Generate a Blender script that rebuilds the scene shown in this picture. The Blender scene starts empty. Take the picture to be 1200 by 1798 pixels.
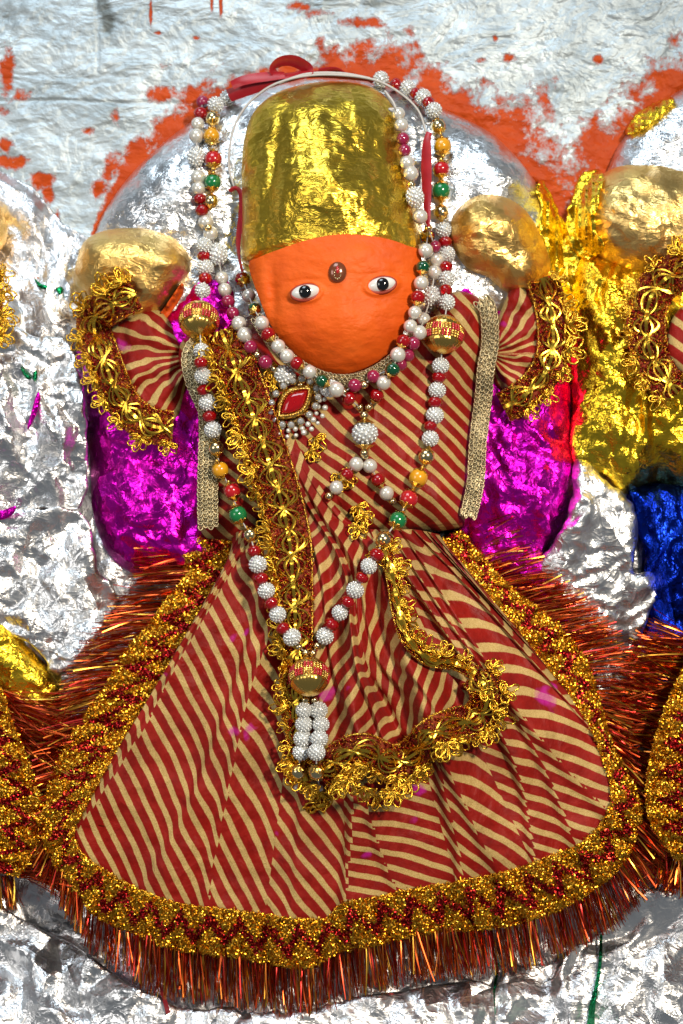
import bpy, math, random
import numpy as np

random.seed(11)
rng = np.random.default_rng(11)
scene = bpy.context.scene
S = 0.0005          # one unit of the working plane = half a millimetre
DIST = 3200.0       # camera distance from the wall, in working units

# ------------------------------------------------------------------ camera, world, lamps, exposure
cam_data = bpy.data.cameras.new("camera")
cam = bpy.data.objects.new("camera", cam_data)
scene.collection.objects.link(cam)
cam.location = (0, -DIST * S, 0)
cam.rotation_euler = (math.radians(90), 0, 0)
cam_data.sensor_fit = 'VERTICAL'
cam_data.sensor_height = 36
cam_data.lens = 36 / (2 * 899 / DIST)
cam_data.clip_start = 0.05
cam_data.clip_end = 60
cam_data.dof.use_dof = True
cam_data.dof.focus_distance = (DIST - 190) * S
cam_data.dof.aperture_fstop = 3.2
scene.camera = cam

world = bpy.data.worlds.new("World")
scene.world = world
world.use_nodes = True
wn = world.node_tree.nodes['Background']
wn.inputs['Color'].default_value = (0.80, 0.90, 1.0, 1)
wn.inputs['Strength'].default_value = 0.14


def area_lamp(name, loc, target, size, power, color):
    l = bpy.data.lights.new(name, 'AREA')
    l.shape = 'DISK' if size < 0.3 else 'SQUARE'
    l.size = size
    l.energy = power
    l.color = color
    o = bpy.data.objects.new(name, l)
    scene.collection.objects.link(o)
    o.location = loc
    d = np.array(target, float) - np.array(loc, float)
    from mathutils import Vector
    o.rotation_euler = Vector(d).to_track_quat('-Z', 'Y').to_euler()
    return o


from mathutils import Vector
kl = bpy.data.lights.new("key_lamp", 'SPOT')
kl.energy = 150; kl.color = (1.0, 0.88, 0.71); kl.spot_size = math.radians(43); kl.spot_blend = 1.0; kl.shadow_soft_size = 0.10
ko = bpy.data.objects.new("key_lamp", kl)
scene.collection.objects.link(ko)
ko.location = (0.80, -1.85, 0.62)
ko.rotation_euler = Vector((0.0 - 0.80, -0.08 + 1.85, -0.02 - 0.62)).to_track_quat('-Z', 'Y').to_euler()
area_lamp("ceiling_lamp", (-0.4, -1.1, 1.7), (0, 0, 0.1), 0.9, 19, (0.78, 0.91, 1.0))
area_lamp("added_fill_lamp", (-1.7, -1.9, 0.35), (0, 0, -0.1), 0.9, 11, (1.0, 0.96, 0.90))  # added soft fill to lift cloth and foil, not an actual doorway

scene.view_settings.view_transform = 'Standard'
scene.view_settings.look = 'None'
scene.view_settings.exposure = 0.0
scene.view_settings.gamma = 1.0
scene.view_settings.use_curve_mapping = False
scene.render.engine = 'CYCLES'
scene.cycles.max_bounces = 6
scene.cycles.glossy_bounces = 4
scene.cycles.transmission_bounces = 5
scene.cycles.caustics_reflective = False
scene.cycles.caustics_refractive = False
scene.cycles.sample_clamp_indirect = 4.0
scene.cycles.use_denoising = True

# ------------------------------------------------------------------ numeric helpers


def P(x, y, d):
    """working plane (x right, y down, d out of the wall) -> world points"""
    x = np.asarray(x, float); y = np.asarray(y, float); d = np.asarray(d, float)
    f = (DIST - d) / DIST
    return np.stack([(x - 600) * S * f, -d * S, (899 - y) * S * f], -1)


def hsh(ix, iy, seed):
    n = (ix.astype(np.int64) * 374761393 + iy.astype(np.int64) * 668265263 + seed * 974634777) & 0xffffffff
    n = ((n ^ (n >> 13)) * 1274126177) & 0xffffffff
    return ((n ^ (n >> 16)) & 0xffff) / 65535.0


def vnoise(x, y, seed=0):
    x = np.asarray(x, float); y = np.asarray(y, float)
    ix = np.floor(x); iy = np.floor(y)
    fx = x - ix; fy = y - iy
    fx = fx * fx * fx * (fx * (fx * 6 - 15) + 10); fy = fy * fy * fy * (fy * (fy * 6 - 15) + 10)
    a = hsh(ix, iy, seed); b = hsh(ix + 1, iy, seed); c = hsh(ix, iy + 1, seed); e = hsh(ix + 1, iy + 1, seed)
    return (a * (1 - fx) + b * fx) * (1 - fy) + (c * (1 - fx) + e * fx) * fy


def fbm(x, y, seed=0, octv=4):
    s = 0; a = 1; t = 0
    for k in range(octv):
        s = s + a * (vnoise(x, y, seed + k * 17) - 0.5); t += a
        x = x * 2.03 + 11.3; y = y * 2.03 + 5.7; a *= 0.5
    return s / t * 2


def crumple(x, y, scale, seed, n=6, stretch=(1, 1)):
    """sharp folds in random directions over a warped plane: crumpled foil"""
    r = np.random.default_rng(seed)
    wx = fbm(x / scale / 1.4, y / scale / 1.4, seed, 3) * scale * 0.8
    wy = fbm(x / scale / 1.4 + 40, y / scale / 1.4, seed + 5, 3) * scale * 0.8
    X = (x + wx) * stretch[0]; Y = (y + wy) * stretch[1]
    h = 0; t = 0
    for k in range(n):
        a = r.uniform(0, math.pi); f = scale * r.uniform(0.6, 1.8); o = r.uniform(0, 1)
        u = (X * math.cos(a) + Y * math.sin(a)) / f + o
        m = vnoise(x / f / 1.7 + k * 7, y / f / 1.7, seed + 31 + k)
        h = h + np.abs((u % 1.0) - 0.5) * 2 * m * f
        t += f * 0.5
    return h / t * 2 - 1


def smooth_path(pts, n=8, closed=False):
    p = np.array(pts, float)
    N = len(p)
    out = []
    rngi = range(N) if closed else range(N - 1)
    for i in rngi:
        if closed:
            a, b, c, e = p[(i - 1) % N], p[i], p[(i + 1) % N], p[(i + 2) % N]
        else:
            a, b, c, e = p[max(i - 1, 0)], p[i], p[i + 1], p[min(i + 2, N - 1)]
        t = np.linspace(0, 1, n, endpoint=False)[:, None]
        out.append(0.5 * (2 * b + (c - a) * t + (2 * a - 5 * b + 4 * c - e) * t ** 2 + (3 * b - a - 3 * c + e) * t ** 3))
    if not closed:
        out.append(p[-1:])
    return np.concatenate(out)


def resample(path, n):
    seg = np.linalg.norm(np.diff(path[:, :2], axis=0), axis=1)
    s = np.concatenate([[0], np.cumsum(seg)])
    t = np.linspace(0, s[-1], n)
    return np.stack([np.interp(t, s, path[:, k]) for k in range(path.shape[1])], -1), t


def plen(path):
    return np.linalg.norm(np.diff(path[:, :2], axis=0), axis=1).sum()


def tangents(path):
    t = np.gradient(path[:, :2], axis=0)
    return t / np.maximum(np.linalg.norm(t, axis=1), 1e-9)[:, None]


def blur1(a, k):
    if k < 1:
        return a
    w = np.ones(2 * k + 1) / (2 * k + 1)
    return np.convolve(np.pad(a, k, mode='edge'), w, mode='valid')


# height record of everything laid down so far: later things rest on it
CELL = 4
DMX0, DMY0 = -200, -200
DM = np.zeros((560, 400))


def reg(x, y, d):
    i = ((np.asarray(y) - DMY0) / CELL).astype(int).ravel(); j = ((np.asarray(x) - DMX0) / CELL).astype(int).ravel()
    ok = (i >= 0) & (i < DM.shape[0]) & (j >= 0) & (j < DM.shape[1])
    np.maximum.at(DM, (i[ok], j[ok]), np.asarray(d, float).ravel()[ok])


def height(x, y, r=1):
    i = ((np.atleast_1d(y) - DMY0) / CELL).astype(int); j = ((np.atleast_1d(x) - DMX0) / CELL).astype(int)
    best = np.full(i.shape, -1e9)
    for a in range(-r, r + 1):
        for b in range(-r, r + 1):
            best = np.maximum(best, DM[np.clip(i + a, 0, DM.shape[0] - 1), np.clip(j + b, 0, DM.shape[1] - 1)])
    return best


# ------------------------------------------------------------------ object helpers
def tag(o, label=None, cat=None, group=None, kind=None):
    if label: o['label'] = label
    if cat: o['category'] = cat
    if group: o['group'] = group
    if kind: o['kind'] = kind
    return o


def link(name, data, parent=None):
    o = bpy.data.objects.new(name, data)
    scene.collection.objects.link(o)
    if parent is not None:
        o.parent = parent
        o.matrix_parent_inverse = parent.matrix_basis.inverted()
    return o


def thing(name, label, cat, at, group=None):
    o = bpy.data.objects.new(name, None)
    scene.collection.objects.link(o)
    o.empty_display_size = 0.02
    o.location = tuple(P(*at))
    return tag(o, label, cat, group)


def mesh_np(verts, faces, mat, smooth=True, uv=None, col=None, attrs=None):
    """faces: (F,3) or (F,4) index array"""
    verts = np.asarray(verts, np.float32).reshape(-1, 3); faces = np.asarray(faces, np.int32)
    m = bpy.data.meshes.new("mesh")
    k = faces.shape[1]
    m.vertices.add(len(verts)); m.vertices.foreach_set('co', verts.ravel())
    m.loops.add(faces.size); m.loops.foreach_set('vertex_index', faces.ravel())
    m.polygons.add(len(faces)); m.polygons.foreach_set('loop_start', np.arange(0, faces.size, k, dtype=np.int32))
    m.polygons.foreach_set('loop_total', np.full(len(faces), k, np.int32))
    if smooth:
        m.polygons.foreach_set('use_smooth', np.ones(len(faces), bool))
    if uv is not None:      # per loop (F*k,2)
        l = m.uv_layers.new(name="UVMap"); l.data.foreach_set('uv', np.asarray(uv, np.float32).ravel())
    if col is not None:
        a = m.color_attributes.new("Col", 'FLOAT_COLOR', 'POINT')
        c = np.ones((len(verts), 4), np.float32); c[:, :3] = col
        a.data.foreach_set('color', c.ravel())
    for nme, val in (attrs or {}).items():
        a = m.attributes.new(nme, 'FLOAT', 'POINT'); a.data.foreach_set('value', np.asarray(val, np.float32).ravel())
    m.materials.append(mat)
    m.update(); m.validate()
    return m


def build(name, verts, faces, mat, parent=None, **kw):
    return link(name, mesh_np(verts, faces, mat, **kw), parent)


def grid_faces(nr, nc, wrap=False):
    i, j = np.meshgrid(np.arange(nr - 1), np.arange(nc if wrap else nc - 1), indexing='ij')
    a = i * nc + j; b = i * nc + (j + 1) % nc; c = (i + 1) * nc + (j + 1) % nc; e = (i + 1) * nc + j
    return np.stack([a, e, c, b], -1).reshape(-1, 4)


def poly_dist(px, py, O):
    """inside mask, distance to outline, nearest outline point"""
    A = O; B = np.roll(O, -1, axis=0)
    inside = np.zeros(px.shape, bool)
    best = np.full(px.shape, 1e18); nx = np.zeros(px.shape); ny = np.zeros(px.shape)
    for (ax, ay), (bx, by) in zip(A, B):
        c = ((ay > py) != (by > py))
        if ay != by:
            inside ^= c & (px < (bx - ax) * (py - ay) / (by - ay) + ax)
        dx, dy = bx - ax, by - ay
        L = dx * dx + dy * dy + 1e-12
        t = np.clip(((px - ax) * dx + (py - ay) * dy) / L, 0, 1)
        qx = ax + t * dx; qy = ay + t * dy
        q = (px - qx) ** 2 + (py - qy) ** 2
        m = q < best
        best = np.where(m, q, best); nx = np.where(m, qx, nx); ny = np.where(m, qy, ny)
    return inside, np.sqrt(best), nx, ny


def region(name, outline, mat, dfn, parent=None, step=4, closed_smooth=6, uvfn=None, record=True, thick=6, jag=0, seed=1):
    """a solid skin over an outline; dfn(x,y,dist) gives its height off the wall"""
    O = smooth_path(outline, closed_smooth, True) if closed_smooth else np.array(outline, float)
    if jag:
        O = O + np.stack([fbm(O[:, 0] / 14, O[:, 1] / 14, seed, 3), fbm(O[:, 0] / 14 + 90, O[:, 1] / 14, seed + 3, 3)], -1) * jag
    x0, y0 = O.min(0) - step; x1, y1 = O.max(0) + step
    xs = np.arange(x0, x1 + step, step); ys = np.arange(y0, y1 + step, step)
    X, Y = np.meshgrid(xs, ys)
    ins, dist, nx, ny = poly_dist(X, Y, O)
    cell = ins[:-1, :-1] | ins[1:, :-1] | ins[:-1, 1:] | ins[1:, 1:]
    X = np.where(ins, X, nx); Y = np.where(ins, Y, ny); dist = np.where(ins, dist, 0)
    nc = X.shape[1]
    F = grid_faces(*X.shape).reshape(X.shape[0] - 1, X.shape[1] - 1, 4)[cell]
    used = np.unique(F)
    remap = np.full(X.size, -1); remap[used] = np.arange(len(used))
    F = remap[F]
    x = X.ravel()[used]; y = Y.ravel()[used]; q = dist.ravel()[used]
    d = dfn(x, y, q)
    if record:
        reg(x, y, d)
    V = P(x, y, d)
    # rim: the open border is turned back to give the skin a thickness
    E = np.concatenate([F[:, [0, 1]], F[:, [1, 2]], F[:, [2, 3]], F[:, [3, 0]]])
    key = np.sort(E, 1); kk = key[:, 0].astype(np.int64) * (len(used) + 1) + key[:, 1]
    _, inv, cnt = np.unique(kk, return_inverse=True, return_counts=True)
    Bd = E[cnt[inv] == 1]
    bv = np.unique(Bd)
    rm = np.full(len(used), -1); rm[bv] = len(used) + np.arange(len(bv))
    V = np.concatenate([V, P(x[bv], y[bv], d[bv] - thick)])
    F2 = np.stack([Bd[:, 1], Bd[:, 0], rm[Bd[:, 0]], rm[Bd[:, 1]]], -1)
    uv = None
    if uvfn is not None:
        u = uvfn(x, y, d); u = np.concatenate([u, u[bv]])
        uv = u[np.concatenate([F, F2]).ravel()]
    return build(name, V, np.concatenate([F, F2]), mat, parent, uv=uv)


def prof(q, R):
    t = np.clip(q / R, 0, 1)
    return np.sqrt(np.clip(1 - (1 - t) ** 2, 0, 1))


def gauss(x, y, cx, cy, sx, sy=None):
    sy = sy or sx
    return np.exp(-((x - cx) / sx) ** 2 - ((y - cy) / sy) ** 2)


def strands(name, X, width, twist, col, mat, parent=None, kind='stuff'):
    """flat ribbons: X (N,K,3) working points; width (N,K) or (N,1); twist (N,K)"""
    N, K, _ = X.shape
    T = np.gradient(X, axis=1); T /= np.maximum(np.linalg.norm(T, axis=2, keepdims=True), 1e-6)
    up = np.zeros_like(T); up[..., 2] = 1
    side = np.cross(T, up); side /= np.maximum(np.linalg.norm(side, axis=2, keepdims=True), 1e-6)
    nrm = np.cross(side, T)
    w = side * np.cos(twist)[..., None] + nrm * np.sin(twist)[..., None]
    w = w * np.broadcast_to(width, (N, K))[..., None] * 0.5
    V = np.stack([X - w, X + w], 2)                     # N,K,2,3
    W = P(V[..., 0], V[..., 1], V[..., 2]).reshape(-1, 3)
    base = (np.arange(N) * K * 2)[:, None] + (np.arange(K - 1) * 2)[None]
    F = np.stack([base, base + 1, base + 3, base + 2], -1).reshape(-1, 4)
    C = np.repeat(np.asarray(col, float).reshape(N, -1, 3) if np.ndim(col) == 2 else col, K * 2, axis=1).reshape(-1, 3)
    o = build(name, W, F, mat, parent, col=C)
    if kind: o['kind'] = kind
    return o


def tube_np(path, rad, sides=6):
    """path (K,3) working points -> verts, faces in world space"""
    p = P(path[:, 0], path[:, 1], path[:, 2]); K = len(p)
    T = np.gradient(p, axis=0); T /= np.maximum(np.linalg.norm(T, axis=1, keepdims=True), 1e-9)
    ref = np.array([0.0, -1.0, 0.03])
    a = np.cross(T, ref); n = np.linalg.norm(a, axis=1, keepdims=True)
    a = np.where(n < 1e-4, np.array([[1.0, 0, 0]]), a / np.maximum(n, 1e-9)); b = np.cross(T, a)
    th = np.linspace(0, 2 * math.pi, sides, endpoint=False)
    r = np.broadcast_to(np.asarray(rad, float), (K,)) * S
    V = p[:, None] + (a[:, None] * np.cos(th)[None, :, None] + b[:, None] * np.sin(th)[None, :, None]) * r[:, None, None]
    return V.reshape(-1, 3), grid_faces(K, sides, True)


def tube(name, path, rad, mat, parent=None, sides=6, col=None):
    V, F = tube_np(np.asarray(path, float), rad, sides)
    return build(name, V, F, mat, parent, col=col)


def merge(parts):
    V = []; F = []; n = 0; C = []
    for p in parts:
        V.append(p[0]); F.append(p[1] + n); n += len(p[0])
        if len(p) > 2: C.append(p[2])
    return np.concatenate(V), np.concatenate(F), (np.concatenate(C) if C else None)


# ------------------------------------------------------------------ materials
def nodes_of(name):
    m = bpy.data.materials.new(name); m.use_nodes = True
    nt = m.node_tree
    return m, nt, nt.nodes['Principled BSDF']


def N(nt, typ, **kw):
    n = nt.nodes.new(typ)
    for k, v in kw.items():
        if k in n.inputs.keys() if isinstance(k, str) else False:
            n.inputs[k].default_value = v
        else:
            setattr(n, k, v)
    return n


def L(nt, a, b):
    nt.links.new(a, b)


def math_node(nt, op, a, b=None, c=None):
    n = nt.nodes.new('ShaderNodeMath'); n.operation = op
    for i, v in enumerate((a, b, c)):
        if v is None: continue
        if hasattr(v, 'links') or hasattr(v, 'is_linked'): nt.links.new(v, n.inputs[i])
        else: n.inputs[i].default_value = v
    return n.outputs[0]


def noise(nt, scale, detail=3, rough=0.5, dist=0.0, vec=None):
    n = nt.nodes.new('ShaderNodeTexNoise')
    n.inputs['Scale'].default_value = scale; n.inputs['Detail'].default_value = detail
    n.inputs['Roughness'].default_value = rough; n.inputs['Distortion'].default_value = dist
    if vec is None:
        tc = nt.nodes.new('ShaderNodeNewGeometry'); vec = tc.outputs['Position']
    nt.links.new(vec, n.inputs['Vector'])
    return n.outputs['Fac']


def mapped(nt, scale):
    tc = nt.nodes.new('ShaderNodeNewGeometry')
    m = nt.nodes.new('ShaderNodeMapping'); m.inputs['Scale'].default_value = scale
    nt.links.new(tc.outputs['Position'], m.inputs['Vector'])
    return m.outputs['Vector']


def ramp(nt, fac, stops):
    r = nt.nodes.new('ShaderNodeValToRGB')
    while len(r.color_ramp.elements) > 1: r.color_ramp.elements.remove(r.color_ramp.elements[0])
    r.color_ramp.elements[0].position = stops[0][0]; r.color_ramp.elements[0].color = (*stops[0][1], 1)
    for p, c in stops[1:]:
        e = r.color_ramp.elements.new(p); e.color = (*c, 1)
    nt.links.new(fac, r.inputs['Fac'])
    return r.outputs['Color']


def mixc(nt, fac, a, b):
    n = nt.nodes.new('ShaderNodeMix'); n.data_type = 'RGBA'
    for v, i in ((fac, 0), (a, 6), (b, 7)):
        if hasattr(v, 'is_linked'): nt.links.new(v, n.inputs[i])
        else: n.inputs[i].default_value = v if i == 0 else (*v, 1)
    return n.outputs[2]


def bump(nt, h, strength, dist):
    b = nt.nodes.new('ShaderNodeBump'); b.inputs['Strength'].default_value = strength; b.inputs['Distance'].default_value = dist
    nt.links.new(h, b.inputs['Height'])
    return b.outputs['Normal']


def ridge(nt, f):
    return math_node(nt, 'SUBTRACT', 1.0, math_node(nt, 'MULTIPLY', math_node(nt, 'ABSOLUTE', math_node(nt, 'SUBTRACT', f, 0.5)), 2.6))


def foil(name, col, col2, rough=0.3, cell=30, k1=0.5, k2=0.3, stretch=(1, 1, 1), flecks=None, soft=0.25, fine=0.55):
    """thin foil: flat facets of two sizes with sharp creases between them, over soft waves"""
    m, nt, b = nodes_of(name)
    v = mapped(nt, stretch)
    nz = nt.nodes.new('ShaderNodeTexNoise'); nz.inputs['Scale'].default_value = cell * 0.7; nz.inputs['Detail'].default_value = 3
    L(nt, v, nz.inputs['Vector'])
    wp = nt.nodes.new('ShaderNodeVectorMath'); wp.operation = 'MULTIPLY_ADD'
    L(nt, nz.outputs['Color'], wp.inputs[0]); wp.inputs[1].default_value = (0.35 / cell,) * 3; L(nt, v, wp.inputs[2])
    geo = nt.nodes.new('ShaderNodeNewGeometry')
    acc = geo.outputs['Normal']
    for sc, k in ((cell, k1), (cell * 2.7, k2), (cell * 6.5, k2 * .55)):
        vo = nt.nodes.new('ShaderNodeTexVoronoi'); vo.inputs['Scale'].default_value = sc
        vo.feature = 'F1'
        L(nt, wp.outputs[0], vo.inputs['Vector'])
        ce = nt.nodes.new('ShaderNodeVectorMath'); ce.operation = 'SUBTRACT'; L(nt, vo.outputs['Color'], ce.inputs[0]); ce.inputs[1].default_value = (.5, .5, .5)
        ad = nt.nodes.new('ShaderNodeVectorMath'); ad.operation = 'MULTIPLY_ADD'; L(nt, ce.outputs[0], ad.inputs[0]); ad.inputs[1].default_value = (k,) * 3
        L(nt, acc, ad.inputs[2]); acc = ad.outputs[0]
    no = nt.nodes.new('ShaderNodeVectorMath'); no.operation = 'NORMALIZE'; L(nt, acc, no.inputs[0])
    h = math_node(nt, 'ADD', ridge(nt, noise(nt, cell * 1.1, 3, 0.5, 0.7, v)), math_node(nt, 'MULTIPLY', ridge(nt, noise(nt, cell * 5, 2, 0.5, 0.5, v)), 0.10))
    for sc, wt in ((2.0, fine), (4.6, fine * .55)):      # thin crease lines
        ln = math_node(nt, 'POWER', math_node(nt, 'MAXIMUM', ridge(nt, noise(nt, cell * sc, 2, 0.5, 1.1, mapped(nt, tuple(q * (1 + .35 * i) for i, q in enumerate(stretch))))), 0.0), 9.0)
        h = math_node(nt, 'ADD', h, math_node(nt, 'MULTIPLY', ln, wt))
    bp = nt.nodes.new('ShaderNodeBump'); bp.inputs['Strength'].default_value = max(soft, .2); bp.inputs['Distance'].default_value = 0.004
    L(nt, h, bp.inputs['Height']); L(nt, no.outputs[0], bp.inputs['Normal']); L(nt, bp.outputs['Normal'], b.inputs['Normal'])
    c = ramp(nt, noise(nt, 14, 4), [(0.32, col), (0.68, col2)])
    if flecks:
        for sc, th, am, fc in flecks:
            c = mixc(nt, math_node(nt, 'MULTIPLY', math_node(nt, 'GREATER_THAN', noise(nt, sc, 5, 0.6, 0.4), th), am), c, fc)
    L(nt, c, b.inputs['Base Color'])
    b.inputs['Metallic'].default_value = 1.0
    rr = nt.nodes.new('ShaderNodeMapRange'); rr.inputs[3].default_value = rough * 0.7; rr.inputs[4].default_value = rough * 1.5
    L(nt, noise(nt, 40, 3), rr.inputs[0]); L(nt, rr.outputs[0], b.inputs['Roughness'])
    return m


def plain(name, col, rough=0.5, metal=0.0, coat=0.0, trans=0.0, bumps=None, var=0.0, sss=0.0, spec=0.5, ior=None):
    m, nt, b = nodes_of(name)
    if var:
        f = noise(nt, 90, 4)
        L(nt, ramp(nt, f, [(0.3, tuple(c * (1 - var) for c in col)), (0.7, tuple(min(1, c * (1 + var)) for c in col))]), b.inputs['Base Color'])
    else:
        b.inputs['Base Color'].default_value = (*col, 1)
    b.inputs['Roughness'].default_value = rough; b.inputs['Metallic'].default_value = metal
    b.inputs['Coat Weight'].default_value = coat; b.inputs['Coat Roughness'].default_value = 0.08
    b.inputs['Transmission Weight'].default_value = trans
    b.inputs['Specular IOR Level'].default_value = spec
    if ior: b.inputs['IOR'].default_value = ior
    if sss:
        b.inputs['Subsurface Weight'].default_value = sss; b.inputs['Subsurface Radius'].default_value = (0.004, 0.003, 0.002)
    if bumps:
        L(nt, bump(nt, noise(nt, bumps[0], 4, 0.6), bumps[1], bumps[2]), b.inputs['Normal'])
    return m


def attr_metal(name, rough, metal=1.0, bumpscale=None):
    m, nt, b = nodes_of(name)
    a = nt.nodes.new('ShaderNodeVertexColor'); a.layer_name = "Col"
    L(nt, a.outputs['Color'], b.inputs['Base Color'])
    b.inputs['Metallic'].default_value = metal; b.inputs['Roughness'].default_value = rough
    if bumpscale:
        L(nt, bump(nt, noise(nt, bumpscale, 2), 0.6, 0.001), b.inputs['Normal'])
    return m


M = {}
FL = [(9, 0.60, 0.45, (0.66, 0.46, 0.60)), (26, 0.67, 0.7, (0.75, 0.20, 0.05))]  # pink entry paints magenta reflections into the foil colour; the other is orange flecks
M['silver'] = foil('silver_foil', (0.80, 0.80, 0.81), (0.92, 0.92, 0.93), 0.30, 20, 0.44, 0.24, (1, 1, .8), None, .08)
M['silver_smooth'] = foil('stretched_silver_foil', (0.80, 0.82, 0.85), (0.92, 0.94, 0.96), 0.27, 30, 0.22, 0.24, (1, 1, 1), None, .10)
M['silver_dirty_tinted'] = foil('worn_tinted_silver_foil', (0.62, 0.61, 0.62), (0.82, 0.81, 0.82), 0.33, 19, 0.34, 0.22, (1.35, 1, .7), FL, .08)
M['gold'] = foil('yellow_gold_foil', (0.95, 0.58, 0.03), (0.98, 0.70, 0.05), 0.22, 28, 0.48, 0.36, (1, 1, .8), None, .15)
M['gold_crown'] = foil('crown_gold_foil', (0.80, 0.52, 0.05), (0.92, 0.64, 0.07), 0.28, 17, 0.28, 0.24, (1, 1, 1.25), None, .12)
M['leaf'] = foil('gold_leaf', (0.88, 0.53, 0.14), (0.96, 0.66, 0.24), 0.36, 20, 0.26, 0.24, (1, 1, 1), None, .10)
M['magenta'] = foil('magenta_foil', (0.74, 0.006, 0.50), (0.92, 0.015, 0.66), 0.27, 20, 0.42, 0.30, (1.2, 1, .75), None, .10)
M['blue'] = foil('blue_foil', (0.004, 0.012, 0.24), (0.006, 0.035, 0.45), 0.24, 22, 0.5, 0.3, (2.0, 2, .6))
M['gold_metal'] = plain('gold_metal', (0.88, 0.55, 0.13), 0.22, 1.0, bumps=(900, 0.25, 0.0006))
M['gold_pale'] = plain('pale_gold_metal', (0.78, 0.62, 0.34), 0.2, 1.0)
M['gold_ribbon'] = plain('gold_ribbon', (0.95, 0.58, 0.06), 0.24, 1.0, bumps=(600, 0.3, 0.0005))
M['tinsel'] = attr_metal('tinsel', 0.30, 1.0)
M['yarn'] = attr_metal('metallic_yarn', 0.24, 1.0, 1800)
M['braid'] = plain('dull_gold_braid', (0.60, 0.49, 0.29), 0.32, 1.0, bumps=(2500, 0.5, 0.0006), var=0.25)
M['cord'] = plain('gold_cord', (0.88, 0.52, 0.05), 0.26, 1.0)
M['net'] = plain('burgundy_net', (0.36, 0.06, 0.02), 0.45, 0.5, bumps=(1600, 0.8, 0.001), var=0.3)
M['pearl'] = plain('pearl', (0.78, 0.74, 0.66), 0.24, 0.35, coat=1.0)
M['berry'] = plain('seed_pearl', (0.80, 0.81, 0.79), 0.22, 0.35, coat=1.0)
M['red_glass'] = plain('red_crystal', (0.62, 0.002, 0.008), 0.05, 0.0, coat=0.6, trans=0.5)
M['pink_glass'] = plain('pink_crystal', (0.45, 0.02, 0.09), 0.12, 0.0, coat=1.0, trans=0.3)
M['green_glass'] = plain('green_crystal', (0.004, 0.10, 0.035), 0.08, 0.0, coat=1.0, trans=0.3)
M['yellow_bead'] = plain('yellow_bead', (0.80, 0.36, 0.01), 0.22, coat=0.7, sss=0.1)
M['red_bead'] = plain('red_bead', (0.52, 0.01, 0.015), 0.2, coat=0.8)
M['green_bead'] = plain('green_bead', (0.008, 0.19, 0.05), 0.2, coat=0.8)
M['ribbon'] = plain('red_satin', (0.42, 0.012, 0.02), 0.36, 0.0, bumps=(1200, 0.2, 0.0005), var=0.15)
M['thread'] = plain('white_thread', (0.62, 0.58, 0.54), 0.6, bumps=(2500, 0.5, 0.0006))
M['eye_white'] = plain('eye_enamel', (0.80, 0.78, 0.74), 0.15, coat=1.0)
M['black'] = plain('black_enamel', (0.004, 0.004, 0.005), 0.06, coat=1.0)
M['stone_clear'] = plain('rhinestone', (0.88, 0.88, 0.90), 0.05, 0.0, coat=1.0, trans=0.7, ior=1.7)
M['tilak'] = plain('brown_glass', (0.20, 0.055, 0.02), 0.2, 0.2, coat=0.5)
M['rim'] = plain('dark_red_eye_rim', (0.34, 0.035, 0.014), 0.5)
M['green_foil'] = foil('green_foil', (0.01, 0.14, 0.05), (0.01, 0.30, 0.10), 0.22, 40)
M['soot'] = plain('dark_cord', (0.03, 0.02, 0.015), 0.8)


def orange_paint():
    m, nt, b = nodes_of('orange_sindoor_paint')
    f = noise(nt, 22, 5, 0.6)
    c = ramp(nt, f, [(0.30, (0.70, 0.088, 0.006)), (0.55, (0.82, 0.118, 0.008)), (0.8, (0.86, 0.15, 0.016))])
    g = noise(nt, 240, 4, 0.6)
    c = mixc(nt, math_node(nt, 'MULTIPLY', math_node(nt, 'GREATER_THAN', g, 0.70), 0.4), c, (0.70, 0.20, 0.07))
    L(nt, c, b.inputs['Base Color'])
    b.inputs['Roughness'].default_value = 0.52
    b.inputs['Specular IOR Level'].default_value = 0.25
    v = mapped(nt, (1, 1, 2.2))
    h = math_node(nt, 'ADD', noise(nt, 45, 4, 0.55, 0.3, v), math_node(nt, 'MULTIPLY', noise(nt, 320, 4, 0.65), 0.22))
    L(nt, bump(nt, h, 0.42, 0.004), b.inputs['Normal'])
    return m


M['orange'] = orange_paint()


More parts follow.
